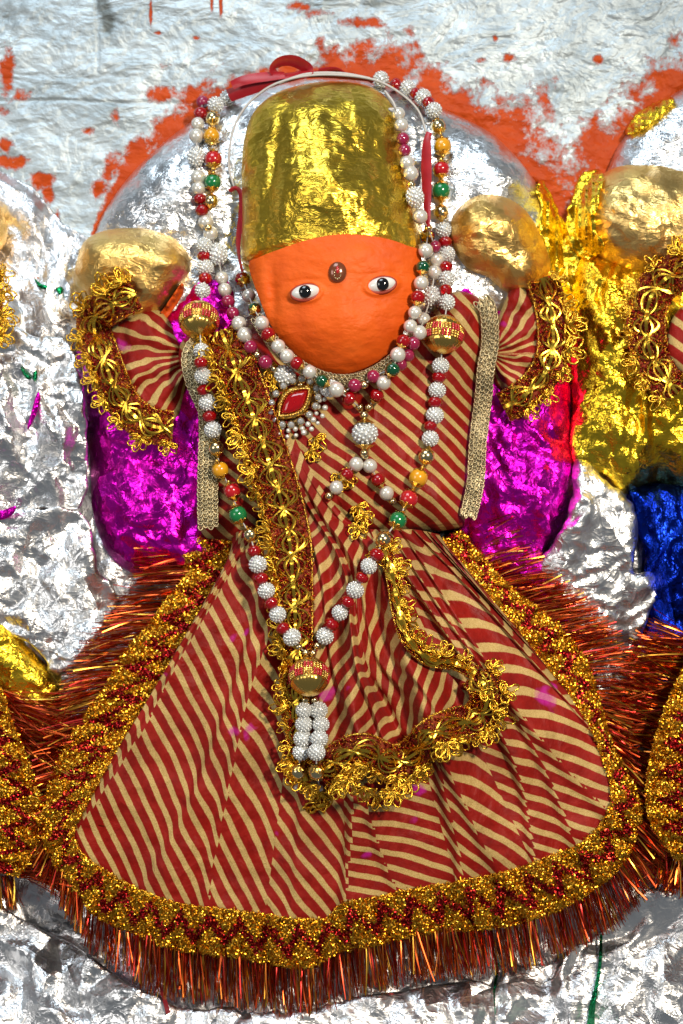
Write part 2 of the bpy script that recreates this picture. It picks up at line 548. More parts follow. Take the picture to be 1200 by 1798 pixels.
def wall_paint():
    """aluminium paint on rough plaster; orange paint left where the 'paint' attribute says"""
    m, nt, b = nodes_of('painted_plaster')
    a = nt.nodes.new('ShaderNodeAttribute'); a.attribute_name = 'paint'
    st = nt.nodes.new('ShaderNodeAttribute'); st.attribute_name = 'stain'
    n1 = noise(nt, 55, 6, 0.68, 0.3); n2 = noise(nt, 230, 5, 0.65)
    k = math_node(nt, 'ADD', a.outputs['Fac'], math_node(nt, 'MULTIPLY', math_node(nt, 'SUBTRACT', n1, 0.5), 1.7))
    k = math_node(nt, 'ADD', k, math_node(nt, 'MULTIPLY', math_node(nt, 'SUBTRACT', n2, 0.5), 0.7))
    mr = nt.nodes.new('ShaderNodeMapRange'); mr.inputs[1].default_value = 0.44; mr.inputs[2].default_value = 0.74
    L(nt, k, mr.inputs[0]); msk = mr.outputs[0]
    v = mapped(nt, (0.75, 1, 1.2))
    sil = ramp(nt, noise(nt, 22, 4, 0.55, 0.4, v), [(0.30, (0.36, 0.42, 0.45)), (0.5, (0.54, 0.61, 0.65)), (0.68, (0.70, 0.78, 0.82))])
    ks = math_node(nt, 'ADD', st.outputs['Fac'], math_node(nt, 'MULTIPLY', math_node(nt, 'SUBTRACT', n1, 0.5), 1.2))
    mr2 = nt.nodes.new('ShaderNodeMapRange'); mr2.inputs[1].default_value = 0.4; mr2.inputs[2].default_value = 0.9; L(nt, ks, mr2.inputs[0])
    sil = mixc(nt, math_node(nt, 'MULTIPLY', mr2.outputs[0], 0.75), sil, (0.09, 0.095, 0.08))
    org = ramp(nt, noise(nt, 30, 5, 0.6), [(0.3, (0.48, 0.050, 0.005)), (0.6, (0.62, 0.075, 0.007)), (0.8, (0.68, 0.11, 0.014))])
    L(nt, mixc(nt, msk, sil, org), b.inputs['Base Color'])
    b.inputs['Specular IOR Level'].default_value = 0.2
    L(nt, math_node(nt, 'MULTIPLY', math_node(nt, 'SUBTRACT', 1.0, msk), 0.55), b.inputs['Metallic'])
    rr = nt.nodes.new('ShaderNodeMapRange'); rr.inputs[3].default_value = 0.40; rr.inputs[4].default_value = 0.62
    L(nt, noise(nt, 80, 3), rr.inputs[0]); L(nt, rr.outputs[0], b.inputs['Roughness'])
    h = math_node(nt, 'ADD', math_node(nt, 'MULTIPLY', noise(nt, 26, 4, 0.5, 0.8, mapped(nt, (0.8, 1, 1.15))), 1.9), math_node(nt, 'MULTIPLY', noise(nt, 130, 3, 0.5, 0.2, mapped(nt, (0.8, 1, 1.3))), 0.40))
    h = math_node(nt, 'SUBTRACT', h, math_node(nt, 'MULTIPLY', msk, 0.18))
    L(nt, bump(nt, h, 0.75, 0.006), b.inputs['Normal'])
    return m


M['wall'] = wall_paint()


def fabric():
    m, nt, b = nodes_of('striped_leheriya_cotton')
    uv = nt.nodes.new('ShaderNodeUVMap'); uv.uv_map = 'UVMap'
    sp = nt.nodes.new('ShaderNodeSeparateXYZ'); L(nt, uv.outputs['UV'], sp.inputs[0])
    wob = noise(nt, 55, 3, 0.5); fine = noise(nt, 700, 3, 0.6)
    ph = math_node(nt, 'ADD', sp.outputs['X'], math_node(nt, 'MULTIPLY', math_node(nt, 'SUBTRACT', wob, 0.5), 0.16))
    ph = math_node(nt, 'ADD', ph, math_node(nt, 'MULTIPLY', math_node(nt, 'SUBTRACT', fine, 0.5), 0.07))
    tri = math_node(nt, 'ABSOLUTE', math_node(nt, 'SUBTRACT', math_node(nt, 'FRACT', ph), 0.5))    # 0..0.5
    mr = nt.nodes.new('ShaderNodeMapRange'); mr.inputs[1].default_value = 0.285; mr.inputs[2].default_value = 0.325; L(nt, tri, mr.inputs[0])
    weave = noise(nt, 1500, 2, 0.6)
    red = ramp(nt, noise(nt, 60, 5, 0.65), [(0.3, (0.22, 0.006, 0.003)), (0.55, (0.32, 0.010, 0.005)), (0.75, (0.38, 0.020, 0.010))])
    cream = ramp(nt, weave, [(0.32, (0.42, 0.26, 0.075)), (0.5, (0.62, 0.41, 0.145)), (0.7, (0.72, 0.51, 0.21))])
    c = mixc(nt, mr.outputs[0], red, cream)
    wash = ramp(nt, noise(nt, 13, 5, 0.62, 0.3), [(0.34, (0.74, 0.70, 0.70)), (0.52, (1.0, 1.0, 1.0)), (0.7, (1.0, 1.0, 1.0))])
    mu = nt.nodes.new('ShaderNodeMix'); mu.data_type = 'RGBA'; mu.blend_type = 'MULTIPLY'; mu.inputs[0].default_value = 1.0
    L(nt, c, mu.inputs[6]); L(nt, wash, mu.inputs[7]); c = mu.outputs[2]
    # glints of magenta foil behind thin cloth, painted in; wet looking patches by roughness
    g = noise(nt, 24, 3, 0.5, 0.2)
    gm = nt.nodes.new('ShaderNodeMapRange'); gm.inputs[1].default_value = 0.69; gm.inputs[2].default_value = 0.73; L(nt, g, gm.inputs[0])
    c = mixc(nt, math_node(nt, 'MULTIPLY', gm.outputs[0], 0.7), c, (0.55, 0.01, 0.32))
    L(nt, c, b.inputs['Base Color'])
    sh = nt.nodes.new('ShaderNodeMapRange'); sh.inputs[1].default_value = 0.42; sh.inputs[2].default_value = 0.68
    sh.inputs[3].default_value = 0.62; sh.inputs[4].default_value = 0.36
    L(nt, noise(nt, 18, 4, 0.6), sh.inputs[0]); L(nt, sh.outputs[0], b.inputs['Roughness'])
    b.inputs['Sheen Weight'].default_value = 0.03
    b.inputs['Sheen Roughness'].default_value = 0.4
    b.inputs['Specular IOR Level'].default_value = 0.22
    h = math_node(nt, 'ADD', math_node(nt, 'MULTIPLY', noise(nt, 1100, 2, 0.6), 0.10), math_node(nt, 'MULTIPLY', noise(nt, 75, 4, 0.55, 0.3), 0.6))
    h = math_node(nt, 'ADD', h, math_node(nt, 'MULTIPLY', ridge(nt, noise(nt, 22, 3, 0.5, 0.6, mapped(nt, (1.3, 1, 0.7)))), 0.9))
    L(nt, bump(nt, h, 0.6, 0.005), b.inputs['Normal'])
    return m


M['fabric'] = fabric()
GOLD = np.array([[0.95, 0.47, 0.03], [0.85, 0.37, 0.02], [0.98, 0.57, 0.06], [0.66, 0.27, 0.015]])
REDS = np.array([[0.42, 0.015, 0.02], [0.30, 0.01, 0.015], [0.52, 0.04, 0.02]])
TINS = np.array([[0.60, 0.10, 0.025], [0.46, 0.055, 0.018], [0.78, 0.23, 0.04], [0.62, 0.045, 0.04], [0.98, 0.52, 0.07], [0.34, 0.04, 0.018]])


def pick(pal, n, p=None):
    c = pal[rng.choice(len(pal), n, p=p)]
    return np.clip(c * rng.uniform(0.75, 1.15, (n, 1)), 0, 1)

# ------------------------------------------------------------------ the setting: painted wall, foil lined wall
HALO = [(160, 560), (158, 470), (172, 395), (215, 325), (275, 262), (345, 208), (425, 165), (520, 140), (620, 138), (715, 160), (790, 196),
        (860, 232), (915, 285), (955, 345), (985, 420), (1000, 500), (1000, 575), (700, 640), (300, 640)]
HALO_R = [(1045, 420), (1058, 330), (1078, 270), (1110, 225), (1160, 180), (1250, 135), (1420, 110), (1420, 480), (1200, 520)]


def make_wall():
    xs = np.arange(-170, 1371, 3.2); ys = np.arange(-170, 760, 3.2)
    X, Y = np.meshgrid(xs, ys)
    d = fbm(X / 160, Y / 120, 3, 5) * 7 + fbm(X / 30, Y / 22, 9, 4) * 2.4 + np.abs(fbm(X / 55, Y / 25, 21, 3)) * 3
    d -= 5 * np.clip(1 - np.abs(Y - 178 + fbm(X / 90, Y * 0 + 1, 4, 2) * 7) / 4.0, 0, 1) * (X < 330)      # trowel line
    d -= 4 * np.clip(1 - np.abs(X - 172 + fbm(Y / 60, X * 0, 4, 2) * 4) / 3.0, 0, 1) * (Y < 130)
    i1, q1, _, _ = poly_dist(X, Y, smooth_path(HALO, 4, True)); i2, q2, _, _ = poly_dist(X, Y, smooth_path(HALO_R, 4, True))
    ang = X
    w1 = np.interp(ang, [150, 200, 260, 330, 420, 560, 700, 830, 900, 960, 1040], [5, 12, 46, 50, 27, 44, 54, 52, 60, 95, 82])
    w2 = np.interp(ang, [960, 1020, 1060, 1120, 1170, 1250], [60, 62, 62, 60, 54, 46])
    n = fbm(X / 45, Y / 45, 51, 4)
    p = np.maximum(np.where(i1, 1, 1 - q1 / np.maximum(w1, 1) * 0.5), np.where(i2, 1, 1 - q2 / np.maximum(w2, 1) * 0.5)) + n * 0.40
    p = np.clip(p, 0, 1.2)
    for bx, by, sx, sy, k in [(12, 130, 12, 45, .95), (40, 165, 22, 12, .7), (265, 25, 3, 26, .95), (372, 5, 3, 20, 1), (388, 8, 3, 24, 1), (345, 66, 7, 4, .9), (278, 58, 8, 4, .8),
                              (640, 40, 38, 10, .9), (720, 58, 14, 14, .6), (870, 68, 6, 6, .9), (895, 102, 12, 9, 1), (845, 106, 12, 6, .75), (1050, 104, 9, 9, 1), (525, 12, 20, 8, .9),
                              (560, 22, 40, 8, .65), (205, 200, 10, 18, .8), (155, 230, 14, 8, .75), (10, 255, 14, 14, .9), (25, 285, 30, 12, .95), (75, 315, 26, 14, .95), (85, 345, 10, 20, .9), (100, 385, 8, 20, .9),
                              (200, 295, 26, 30, .8), (175, 330, 18, 16, .8), (285, 168, 30, 14, .85), (5, 195, 14, 10, .8), (560, 75, 10, 30, .75), (760, 130, 14, 25, .7), (650, 80, 30, 12, .6), (285, 120, 16, 10, .6), (1180, 70, 18, 20, .6)]:
        p = np.maximum(p, k * gauss(X, Y, bx, by, sx * 1.3, sy * 1.3))
    st = 1.0 * gauss(X, Y, 190, 42, 13, 26) + 0.85 * gauss(X, Y, 182, 5, 16, 20) + 0.8 * gauss(X, Y, 660, 4, 32, 14) + 0.5 * gauss(X, Y, 60, 10, 120, 40) + 0.5 * gauss(X, Y, 565, 85, 14, 12) \
        + 0.35 * gauss(X, Y, 20, 80, 25, 90) + .4 * gauss(X, Y, 750, 30, 10, 60) + .3 * gauss(X, Y, 130, 190, 60, 20)
    reg(X, Y, d)
    o = build('wall', P(X, Y, d).reshape(-1, 3), grid_faces(*X.shape), M['wall'], attrs={'paint': p, 'stain': st})
    tag(o, 'rough plaster wall in silver paint with orange paint round the idols', kind='structure')
    return o


make_wall()


def foil_wall():
    def dfn(x, y, q):
        base = 10 + 22 * np.clip((y - 380) / 300, 0, 1) + np.clip(y - 1640, 0, None) * .40
        mid = np.clip((y - 1450) / 200, 0, 1)
        h = crumple(x, y, 110, 5, 7, (1.5, 0.7)) * 14 + crumple(x, y, 42, 8, 6, (1.3, 0.8)) * 3.0 + crumple(x, y, 20, 12, 5) * 0.6
        h += mid * (fbm(x / 90, y / 60, 77, 4) * 8)
        left = np.clip((150 - x) / 120, 0, 1) * np.clip((y - 400) / 150, 0, 1) * np.clip((1250 - y) / 120, 0, 1)
        return (base + h + left * 22) * np.clip(q / 14, 0.15, 1)
    o = region('foil_lined_wall', [(-170, 300), (0, 300), (60, 330), (110, 392), (160, 420), (400, 430), (800, 430), (990, 420), (1040, 400), (1370, 400), (1370, 1985), (-170, 1985)],
               M['silver_dirty_tinted'], dfn, step=4.2, closed_smooth=0)
    tag(o, 'crumpled silver foil lining the lower wall and ledge', kind='structure')


foil_wall()

# ------------------------------------------------------------------ the idol
idol = thing('idol', 'orange-faced idol with round eyes, tall gold foil crown and magenta foil body', 'idol', (600, 1000, 0))
region('halo', HALO, M['silver_smooth'], lambda x, y, q: -4 + 80 * prof(q, 105) + crumple(x, y, 60, 31, 6) * 3.0 * np.clip(q / 30, 0, 1) + crumple(x, y, 24, 33, 6) * 1.6
       + 26 * gauss(x, y, 885, 300, 60, 50) + 16 * gauss(x, y, 300, 330, 90, 60), idol, step=4)
region('gold_foil_edge', [(944, 318), (952, 316), (962, 330), (988, 385), (1022, 455), (1062, 560), (1048, 620), (1010, 650), (985, 620), (972, 560), (958, 480), (944, 420), (950, 372), (944, 340)],
       M['gold'], lambda x, y, q: height(x, y, 1) + 2 + 6 * prof(q, 22) + crumple(x, y, 30, 35, 6) * 5 + crumple(x, y, 12, 36, 5) * 2, idol, step=3.2, thick=18, jag=4)
# foil wrapped torso, two sides
region('body_foil', [(270, 540), (318, 480), (345, 465), (430, 480), (470, 700), (440, 1010), (330, 1020), (240, 1012), (190, 975), (162, 900), (156, 800), (150, 690), (160, 600), (200, 560)],
       M['magenta'], lambda x, y, q: 10 + 85 * prof(q, 85) + crumple(x, y, 60, 41, 6, (1.2, .8)) * 9 + crumple(x, y, 24, 42, 6) * 3.5, idol, step=3.6, thick=20)
region('body_foil', [(780, 470), (840, 470), (880, 520), (960, 560), (1006, 640), (1004, 760), (1016, 830), (990, 930), (965, 965), (975, 990), (1030, 1070), (1060, 1130), (1000, 1150), (880, 1050), (780, 960)],
       M['magenta'], lambda x, y, q: 12 + 78 * prof(q, 75) + crumple(x, y, 60, 43, 6, (1.2, .8)) * 9 + crumple(x, y, 24, 44, 6) * 3.5, idol, step=3.6, thick=20)
# raised hands under gold leaf
region('raised_hand', [(132, 500), (136, 455), (152, 420), (195, 402), (250, 398), (300, 412), (330, 440), (338, 470), (318, 510), (285, 548), (240, 565), (180, 550)],
       M['leaf'], lambda x, y, q: 40 + 118 * prof(q, 76) ** .8 - 10 * np.abs(np.clip((y - 455 - (x - 240) * .12) / 60, -1, 1)) + fbm(x / 60, y / 60, 46, 3) * 8 + crumple(x, y, 46, 45, 5) * 4, idol, step=3.2, thick=60)
region('raised_hand', [(788, 420), (798, 372), (840, 338), (885, 342), (925, 370), (952, 415), (968, 470), (940, 520), (890, 515), (855, 490), (815, 470)],
       M['leaf'], lambda x, y, q: 40 + 105 * prof(q, 66) ** .8 + fbm(x / 50, y / 50, 48, 3) * 9 + crumple(x, y, 44, 47, 5) * 5, idol, step=3.2, thick=60)
region('orange_patch', [(268, 560), (285, 545), (318, 498), (322, 515), (300, 550), (280, 572)], M['orange'], lambda x, y, q: height(x, y, 1) + 2 + 5 * prof(q, 12), idol, step=3, thick=8)


def crown_d(x, y, q):
    h = 78 + 112 * prof(q, 165) + 40 * np.clip((y - 160) / 260, 0, 1)
    h += 20 * gauss(x, y, 590, 330, 95, 60) - 9 * gauss(x, y, 585, 268, 110, 26)
    h += 8 * gauss(x, y, 560, 200, 90, 40) - 8 * gauss(x + (y - 330) * .12, y, 478, 330, 13, 130) - 6 * gauss(x - (y - 330) * .14, y, 700, 330, 11, 130)
    return h + (crumple(x, y, 52, 51, 7) * 3.6 + crumple(x, y, 20, 52, 6) * 1.5) * np.clip(q / 20, 0.2, 1)


region('crown', [(424, 452), (426, 380), (425, 300), (430, 240), (448, 194), (488, 162), (545, 146), (603, 143), (652, 153), (686, 180), (708, 230), (722, 305), (733, 390), (740, 450),
                 (720, 520), (600, 560), (470, 520), (440, 470)], M['gold_crown'], crown_d, idol, step=2.8, thick=60)

EYES = [(537, 513, -9, 1), (670, 500, -10, -1)]


def face_d(x, y, q):
    yy = np.where(y > 480, (y - 480) / 184, (480 - y) / 260)
    h = 156 + 80 * np.sqrt(np.clip(1 - ((x - 592) / 162) ** 2 - yy ** 2, 0, 1))
    h += 16 * gauss(x, y, 600, 580, 85, 50) + 6 * gauss(x, y, 590, 450, 90, 30) + 5 * gauss(x, y, 600, 520, 22, 40)
    h += 2 * gauss(x, y, 620, 634, 50, 14)
    for ex, ey, a, s in EYES:
        ca, sa = math.cos(math.radians(a)), math.sin(math.radians(a))
        u = ((x - ex) * ca + (y - ey) * sa) / 26; v = (-(x - ex) * sa + (y - ey) * ca) / 15.5
        r = np.sqrt(u * u + v * v)
        h += 5.5 * np.exp(-((r - 1.05) / 0.22) ** 2) * (0.75 + 0.4 * (v > 0)) - 7 * np.exp(-(r / 0.8) ** 2)
        h += 2 * gauss(x, y, ex + 2, ey - 30, 40, 10)
    h += 6 * gauss(x, y, 458, 500, 16, 46) - 6 * gauss(x, y, 480, 520, 9, 40)
    return h + fbm(x / 42, y / 36, 61, 4) * 2.2 + fbm(x / 11, y / 9, 63, 3) * 0.7


region('face', [(437, 466), (452, 453), (490, 438), (545, 420), (605, 411), (670, 417), (715, 431), (740, 446), (731, 510), (716, 565), (694, 608), (655, 640), (606, 657), (562, 650), (515, 618), (478, 575), (456, 525)],
       M['orange'], face_d, idol, step=2.2, thick=60)


def lathe(profile, seg=16, mod=None, scale=1.0):
    """profile (r,z) rows; mod(theta,k)->radius factor"""
    th = np.linspace(0, 2 * math.pi, seg, endpoint=False)
    V = []
    for k, (r, z) in enumerate(profile):
        f = mod(th, k) if mod else np.ones(seg)
        V.append(np.stack([r * f * np.cos(th), r * f * np.sin(th), np.full(seg, z)], -1))
    V = np.concatenate(V) * scale
    F = grid_faces(len(profile), seg, True)
    return V, F[:, ::-1]


def sphere_prof(n=10, a0=-90, a1=90, e=1e-3):
    a = np.radians(np.linspace(a0, a1, n))
    return [(max(math.cos(t), e), math.sin(t)) for t in a]


def place(name, me, at, rad, parent, tangent=None, scale=(1, 1, 1), roll=None):
    """put a unit-size mesh at a working point; its z axis follows the strand"""
    from mathutils import Vector, Matrix
    o = bpy.data.objects.new(name, me); scene.collection.objects.link(o)
    if tangent is None:
        q = Vector((0, -1, 0)).to_track_quat('Z', 'Y')
    else:
        q = Vector(tangent).to_track_quat('Z', 'Y')
    mw = Matrix.Translation(Vector(P(*at))) @ q.to_matrix().to_4x4() @ Matrix.Rotation(random.uniform(0, 6.28) if roll is None else roll, 4, 'Z') \
        @ Matrix.Diagonal((rad * S * scale[0], rad * S * scale[1], rad * S * scale[2], 1))
    o.parent = parent
    par = Matrix.Identity(4)
    if parent is not None:
        par = parent['_mw'] if False else WORLD.get(parent.name, Matrix.Translation(parent.location))
    o.matrix_parent_inverse = par.inverted()
    o.matrix_basis = mw
    WORLD[o.name] = mw
    return o


WORLD = {}
V, F = lathe(sphere_prof(14), 24)
SPH = {}


def sphere_mesh(mat, seg=24, rows=14, smooth=True):
    key = (mat, seg, rows)
    if key not in SPH:
        v, f = lathe(sphere_prof(rows), seg); SPH[key] = mesh_np(v, f, M[mat], smooth)
    return SPH[key]


for ex, ey, a, s in EYES:
    dd = float(face_d(np.array([ex * 1.0]), np.array([ey * 1.0]), np.array([110.0]))[0])
    eye = place('eye', sphere_mesh('eye_white', 32, 18), (ex, ey, dd + 6), 1, idol, None, (25, 13.6, 14), roll=math.radians(-a))
    tt_ = np.linspace(0, 2 * math.pi, 40); ra_ = math.radians(a)
    ux, uy = np.cos(tt_) * 25.4, np.sin(tt_) * 13.8
    tube('eye_rim', np.stack([ex + ux * math.cos(ra_) - uy * math.sin(ra_), ey + ux * math.sin(ra_) + uy * math.cos(ra_), dd + 9 + 3.5 * np.abs(np.sin(tt_))], -1), 2.3 + .7 * np.sin(tt_), M['rim'], idol, 6)
    place('pupil', sphere_mesh('black', 24, 14), (ex - (1 if s > 0 else -2), ey - 1, dd + 16.5), 1, eye, None, (10.8, 10.8, 6), roll=0)
# forehead jewel
td = float(face_d(np.array([593.0]), np.array([478.0]), np.array([80.0]))[0])
tilak = place('forehead_jewel', sphere_mesh('tilak', 24, 14), (593, 478, td), 1, idol, None, (15, 17.5, 8), roll=0)
for k in range(9):
    t = math.radians(-150 + k * 300 / 8)
    place('small_stone', sphere_mesh('gold_pale', 10, 8), (593 + 5.5 * math.sin(t), 482 + 8 * math.cos(t), td + 6.5), 1.7, tilak)
place('red_mark', sphere_mesh('red_bead', 12, 8), (593, 474, td + 7.2), 1, tilak, None, (2.8, 6.5, 2.2), roll=0)
# ------------------------------------------------------------------ neighbouring idols at the picture's sides
idol_r = thing('idol', 'neighbouring idol with gold leaf hand, yellow foil body and blue foil skirt', 'idol', (1280, 1000, 0))
region('halo', HALO_R, M['silver_smooth'], lambda x, y, q: -4 + 80 * prof(q, 105) + crumple(x, y, 50, 71, 6) * 4 * np.clip(q / 30, 0, 1), idol_r)
region('blue_foil_skirt', [(1100, 862), (1150, 848), (1220, 850), (1380, 860), (1380, 1320), (1200, 1320), (1085, 1250), (1078, 1180), (1128, 1085), (1118, 960)],
       M['blue'], lambda x, y, q: 30 + 50 * prof(q, 60) + crumple(x, y, 60, 73, 6, (1.6, .5)) * 10 + crumple(x, y, 24, 74, 6, (1.4, .7)) * 3, idol_r, thick=30)
region('body_foil', [(1000, 560), (1012, 470), (1040, 440), (1110, 440), (1380, 430), (1380, 865), (1200, 858), (1150, 848), (1095, 868), (1060, 842), (1003, 812), (1003, 700)],
       M['gold'], lambda x, y, q: 30 + 70 * prof(q, 85) + crumple(x, y, 60, 75, 6, (1.5, .6)) * 10 + crumple(x, y, 24, 76, 6) * 3, idol_r, thick=34)
region('raised_hand', [(1018, 385), (1030, 340), (1060, 305), (1110, 287), (1190, 290), (1300, 320), (1350, 420), (1290, 520), (1160, 500), (1070, 465), (1030, 430)],
       M['leaf'], lambda x, y, q: 40 + 110 * prof(q, 110) + fbm(x / 60, y / 60, 78, 3) * 8 + crumple(x, y, 42, 79, 6) * 4.5, idol_r, thick=60)
region('gold_foil_edge', [(1000, 430), (992, 390), (1004, 345), (1018, 308), (1042, 296), (1060, 306), (1056, 340), (1046, 390), (1060, 440), (1030, 455)],
       M['gold'], lambda x, y, q: height(x, y, 1) + 3 + 7 * prof(q, 22) + crumple(x, y, 22, 80, 6) * 6, idol_r, step=3, thick=18, jag=5)
region('gold_foil_edge', [(1098, 232), (1118, 200), (1150, 180), (1178, 170), (1184, 182), (1160, 205), (1140, 222), (1112, 236)],
       M['gold'], lambda x, y, q: height(x, y, 1) + 3 + 8 * prof(q, 10) + crumple(x, y, 16, 81, 6) * 4, idol_r, step=3, thick=16)
idol_l = thing('idol', 'neighbouring idol showing only its gold foil knee and shoulder at the cut edge', 'idol', (-60, 1000, 0))
region('gold_foil_knee', [(-150, 1050), (-40, 1065), (12, 1090), (50, 1128), (92, 1180), (112, 1222), (90, 1290), (20, 1330), (-150, 1340)],
       M['gold'], lambda x, y, q: 30 + 70 * prof(q, 60) + crumple(x, y, 50, 83, 6) * 5, idol_l, thick=34)
region('gold_foil_shoulder', [(-150, 330), (-40, 335), (-6, 356), (14, 400), (2, 440), (-40, 470), (-150, 480)],
       M['leaf'], lambda x, y, q: 30 + 60 * prof(q, 50) + crumple(x, y, 50, 84, 6) * 4, idol_l, thick=34)

o = region('foil_sheet', [(1012, 800), (1040, 815), (1062, 842), (1098, 868), (1118, 905), (1116, 985), (1112, 1004), (1150, 1006), (1160, 1030), (1150, 1062), (1128, 1110), (1116, 1170), (1096, 1215), (1060, 1240),
                          (1020, 1160), (975, 1060), (945, 1002), (940, 985), (962, 965), (985, 930), (1004, 880)], M['silver'],
           lambda x, y, q: 66 + 12 * prof(q, 20) + crumple(x, y, 80, 85, 6, (1.3, .8)) * 15 + crumple(x, y, 34, 86, 5) * 3, None, step=3.2, thick=8, jag=5)
tag(o, 'torn crumpled silver foil sheet between magenta body and blue foil skirt', 'foil')

for out, base, sc, sd, lab in [
    ([(-70, 545), (10, 560), (62, 590), (118, 598), (148, 690), (150, 800), (146, 885), (60, 902), (-70, 915)], 66, 70, 301, 'upper crumpled silver foil sheet left of the magenta body, with green and magenta scraps'),
    ([(-70, 905), (40, 893), (150, 905), (168, 990), (205, 1055), (130, 1172), (92, 1180), (50, 1128), (-70, 1070)], 74, 64, 303, 'silver foil sheet between the gold knee and the magenta body'),
    ([(-70, 1590), (90, 1640), (240, 1730), (330, 1772), (420, 1776), (430, 1910), (-70, 1910)], 98, 95, 305, 'silver foil sheet on the ledge under the fringe, in the lower left corner'),
    ([(415, 1790), (520, 1776), (640, 1748), (760, 1730), (858, 1728), (872, 1800), (868, 1910), (412, 1910)], 104, 90, 307, 'silver foil sheet on the ledge below the middle of the fringe'),
    ([(880, 1712), (960, 1690), (1050, 1640), (1140, 1560), (1270, 1530), (1270, 1910), (884, 1910)], 96, 95, 309, 'silver foil sheet on the ledge in the lower right corner behind the green strip'),
]:
    o = region('foil_sheet', out, M['silver'], lambda x, y, q: (base if base < 80 else base - 34 + .45 * np.clip(y - 1640, 0, None)) + 5 * prof(q, 16) + crumple(x, y, sc, sd, 6, (1.2, .8)) * 13 + crumple(x, y, sc * .4, sd + 1, 5) * 2.5, None, step=3.6, thick=10, jag=7, seed=sd)
    tag(o, lab, 'foil', 'silver foil sheets')

for nm, out, mt, lab in [
    ('foil_scrap', [(68, 688), (72, 700), (64, 728), (52, 752), (48, 750), (56, 720), (62, 698)], 'magenta', 'thin upright magenta foil scrap on the silver foil'),
    ('foil_scrap', [(-20, 900), (5, 896), (28, 888), (24, 902), (8, 912), (-20, 914)], 'magenta', 'magenta foil scrap cut off by the picture edge above a folded foil seam'),
    ('foil_scrap', [(60, 488), (72, 498), (84, 502), (80, 508), (68, 504)], 'green_foil', 'longer green foil scrap under the gold shoulder'),
    ('foil_scrap', [(98, 506), (108, 503), (112, 510), (106, 518), (100, 512)], 'green_foil', 'tiny green foil scrap beside the gold leaf hand'),
    ('foil_scrap', [(36, 643), (45, 652), (56, 664), (48, 666), (40, 656)], 'green_foil', 'slanting green foil scrap above the magenta scrap'),
    ('foil_scrap', [(58, 656), (65, 650), (66, 664), (60, 670)], 'green_foil', 'small upright green foil scrap touching the slanting one'),
]:
    cx = np.mean([p[0] for p in out]); cy = np.mean([p[1] for p in out])
    hh = float(height(cx, cy, 5)[0])
    o = region(nm, out, M[mt], lambda x, y, q: hh + 3 + 3 * prof(q, 5), None, step=2, closed_smooth=3, thick=3, record=False)
    tag(o, lab, 'scrap', 'foil scraps on the silver wall')


def loose_strip(pts, mat, lab, w, nm):
    p, t = resample(smooth_path(pts, 6), 24)
    d = blur1(height(p[:, 0], p[:, 1], 3), 3) + 5
    X = np.stack([p[:, 0], p[:, 1], d], -1)[None]
    ww = np.interp(np.linspace(0, 1, 24), [0, .5, 1], w)[None]
    o = strands(nm, X, ww, np.linspace(0.2, 0.9, 24)[None], np.array([[1., 1, 1]]), M[mat], None, None)
    tag(o, lab, 'strip')


loose_strip([(1056, 1640), (1054, 1690), (1048, 1730), (1040, 1770), (1036, 1830)], 'green_foil', 'green foil strip hanging on silver ledge below the fringe, widening at its end', (5, 8, 24), 'foil_strip')
loose_strip([(874, 1690), (872, 1715), (868, 1740), (870, 1780)], 'green_foil', 'thin dark green strip peeping out below the middle fringe', (7, 4, 2), 'foil_strip')
loose_strip([(280, 1725), (286, 1745), (292, 1765), (296, 1780)], 'ribbon', 'short dark red ribbon end hanging out of the lower fringe', (4, 8, 14), 'ribbon_end')

# ------------------------------------------------------------------ the dress
dress = thing('dress', 'red and cream striped dress with gold zigzag trim and tinsel fringe on orange-faced idol', 'dress', (600, 1500, 0))


def stripe_uv(x, y, ang, period, off=0.0, warp=5, seed=91):
    a = np.radians(ang)
    ph = (-(x - 680) * np.sin(a) + (y - 760) * np.cos(a) + fbm(x / 90, y / 90, seed, 2) * warp) / period + off
    return np.stack([ph, y / 100.0], -1)


def bodice_d(x, y, q):
    h = 92 + 88 * prof(q, 120)
    s = (x * math.sin(math.radians(70)) + y * 0.25) / 60
    return h + fbm(x / 60, y / 140, 95, 3) * 8 + 4 * np.sin(s * 2.4 + fbm(x / 80, y / 80, 96, 2) * 3) * np.clip((y - 640) / 150, 0, 1)


region('bodice', [(395, 600), (470, 585), (560, 640), (640, 640), (720, 595), (780, 522), (822, 514), (858, 545), (852, 620), (838, 710), (828, 800), (818, 905), (790, 930), (600, 945), (400, 950), (352, 930),
                  (350, 830), (362, 750), (334, 690), (312, 630), (330, 590)], M['fabric'], bodice_d, dress, step=3.2, thick=25,
       uvfn=lambda x, y, d: stripe_uv(x, y, 42 + 8 * np.clip((700 - y) / 150, -0.5, 1) + 6 * np.clip((x - 760) / 80, 0, 1), 22.5, warp=6))


def sleeve(outline, cx, cy, k, off, seed):
    def dfn(x, y, q):
        a = np.arctan2(y - cy, x - cx); r = np.hypot(x - cx, y - cy)
        return 88 + 34 * prof(q, 45) + 5 * np.sin(a * 9 + fbm(x / 30, y / 30, seed, 2) * 2) * np.clip(r / 40, 0.2, 1) + 4 * fbm(x / 25, y / 25, seed, 2)

    def uvfn(x, y, d):
        a = np.arctan2(y - cy, x - cx) % (2 * math.pi)
        ph = a / (2 * math.pi) * k + fbm(x / 28, y / 28, seed + 2, 2) * 0.35 + np.hypot(x - cx, y - cy) / 160
        return np.stack([ph + off, y / 100], -1)
    return region('sleeve', outline, M['fabric'], dfn, dress, step=2.6, uvfn=uvfn, thick=20)


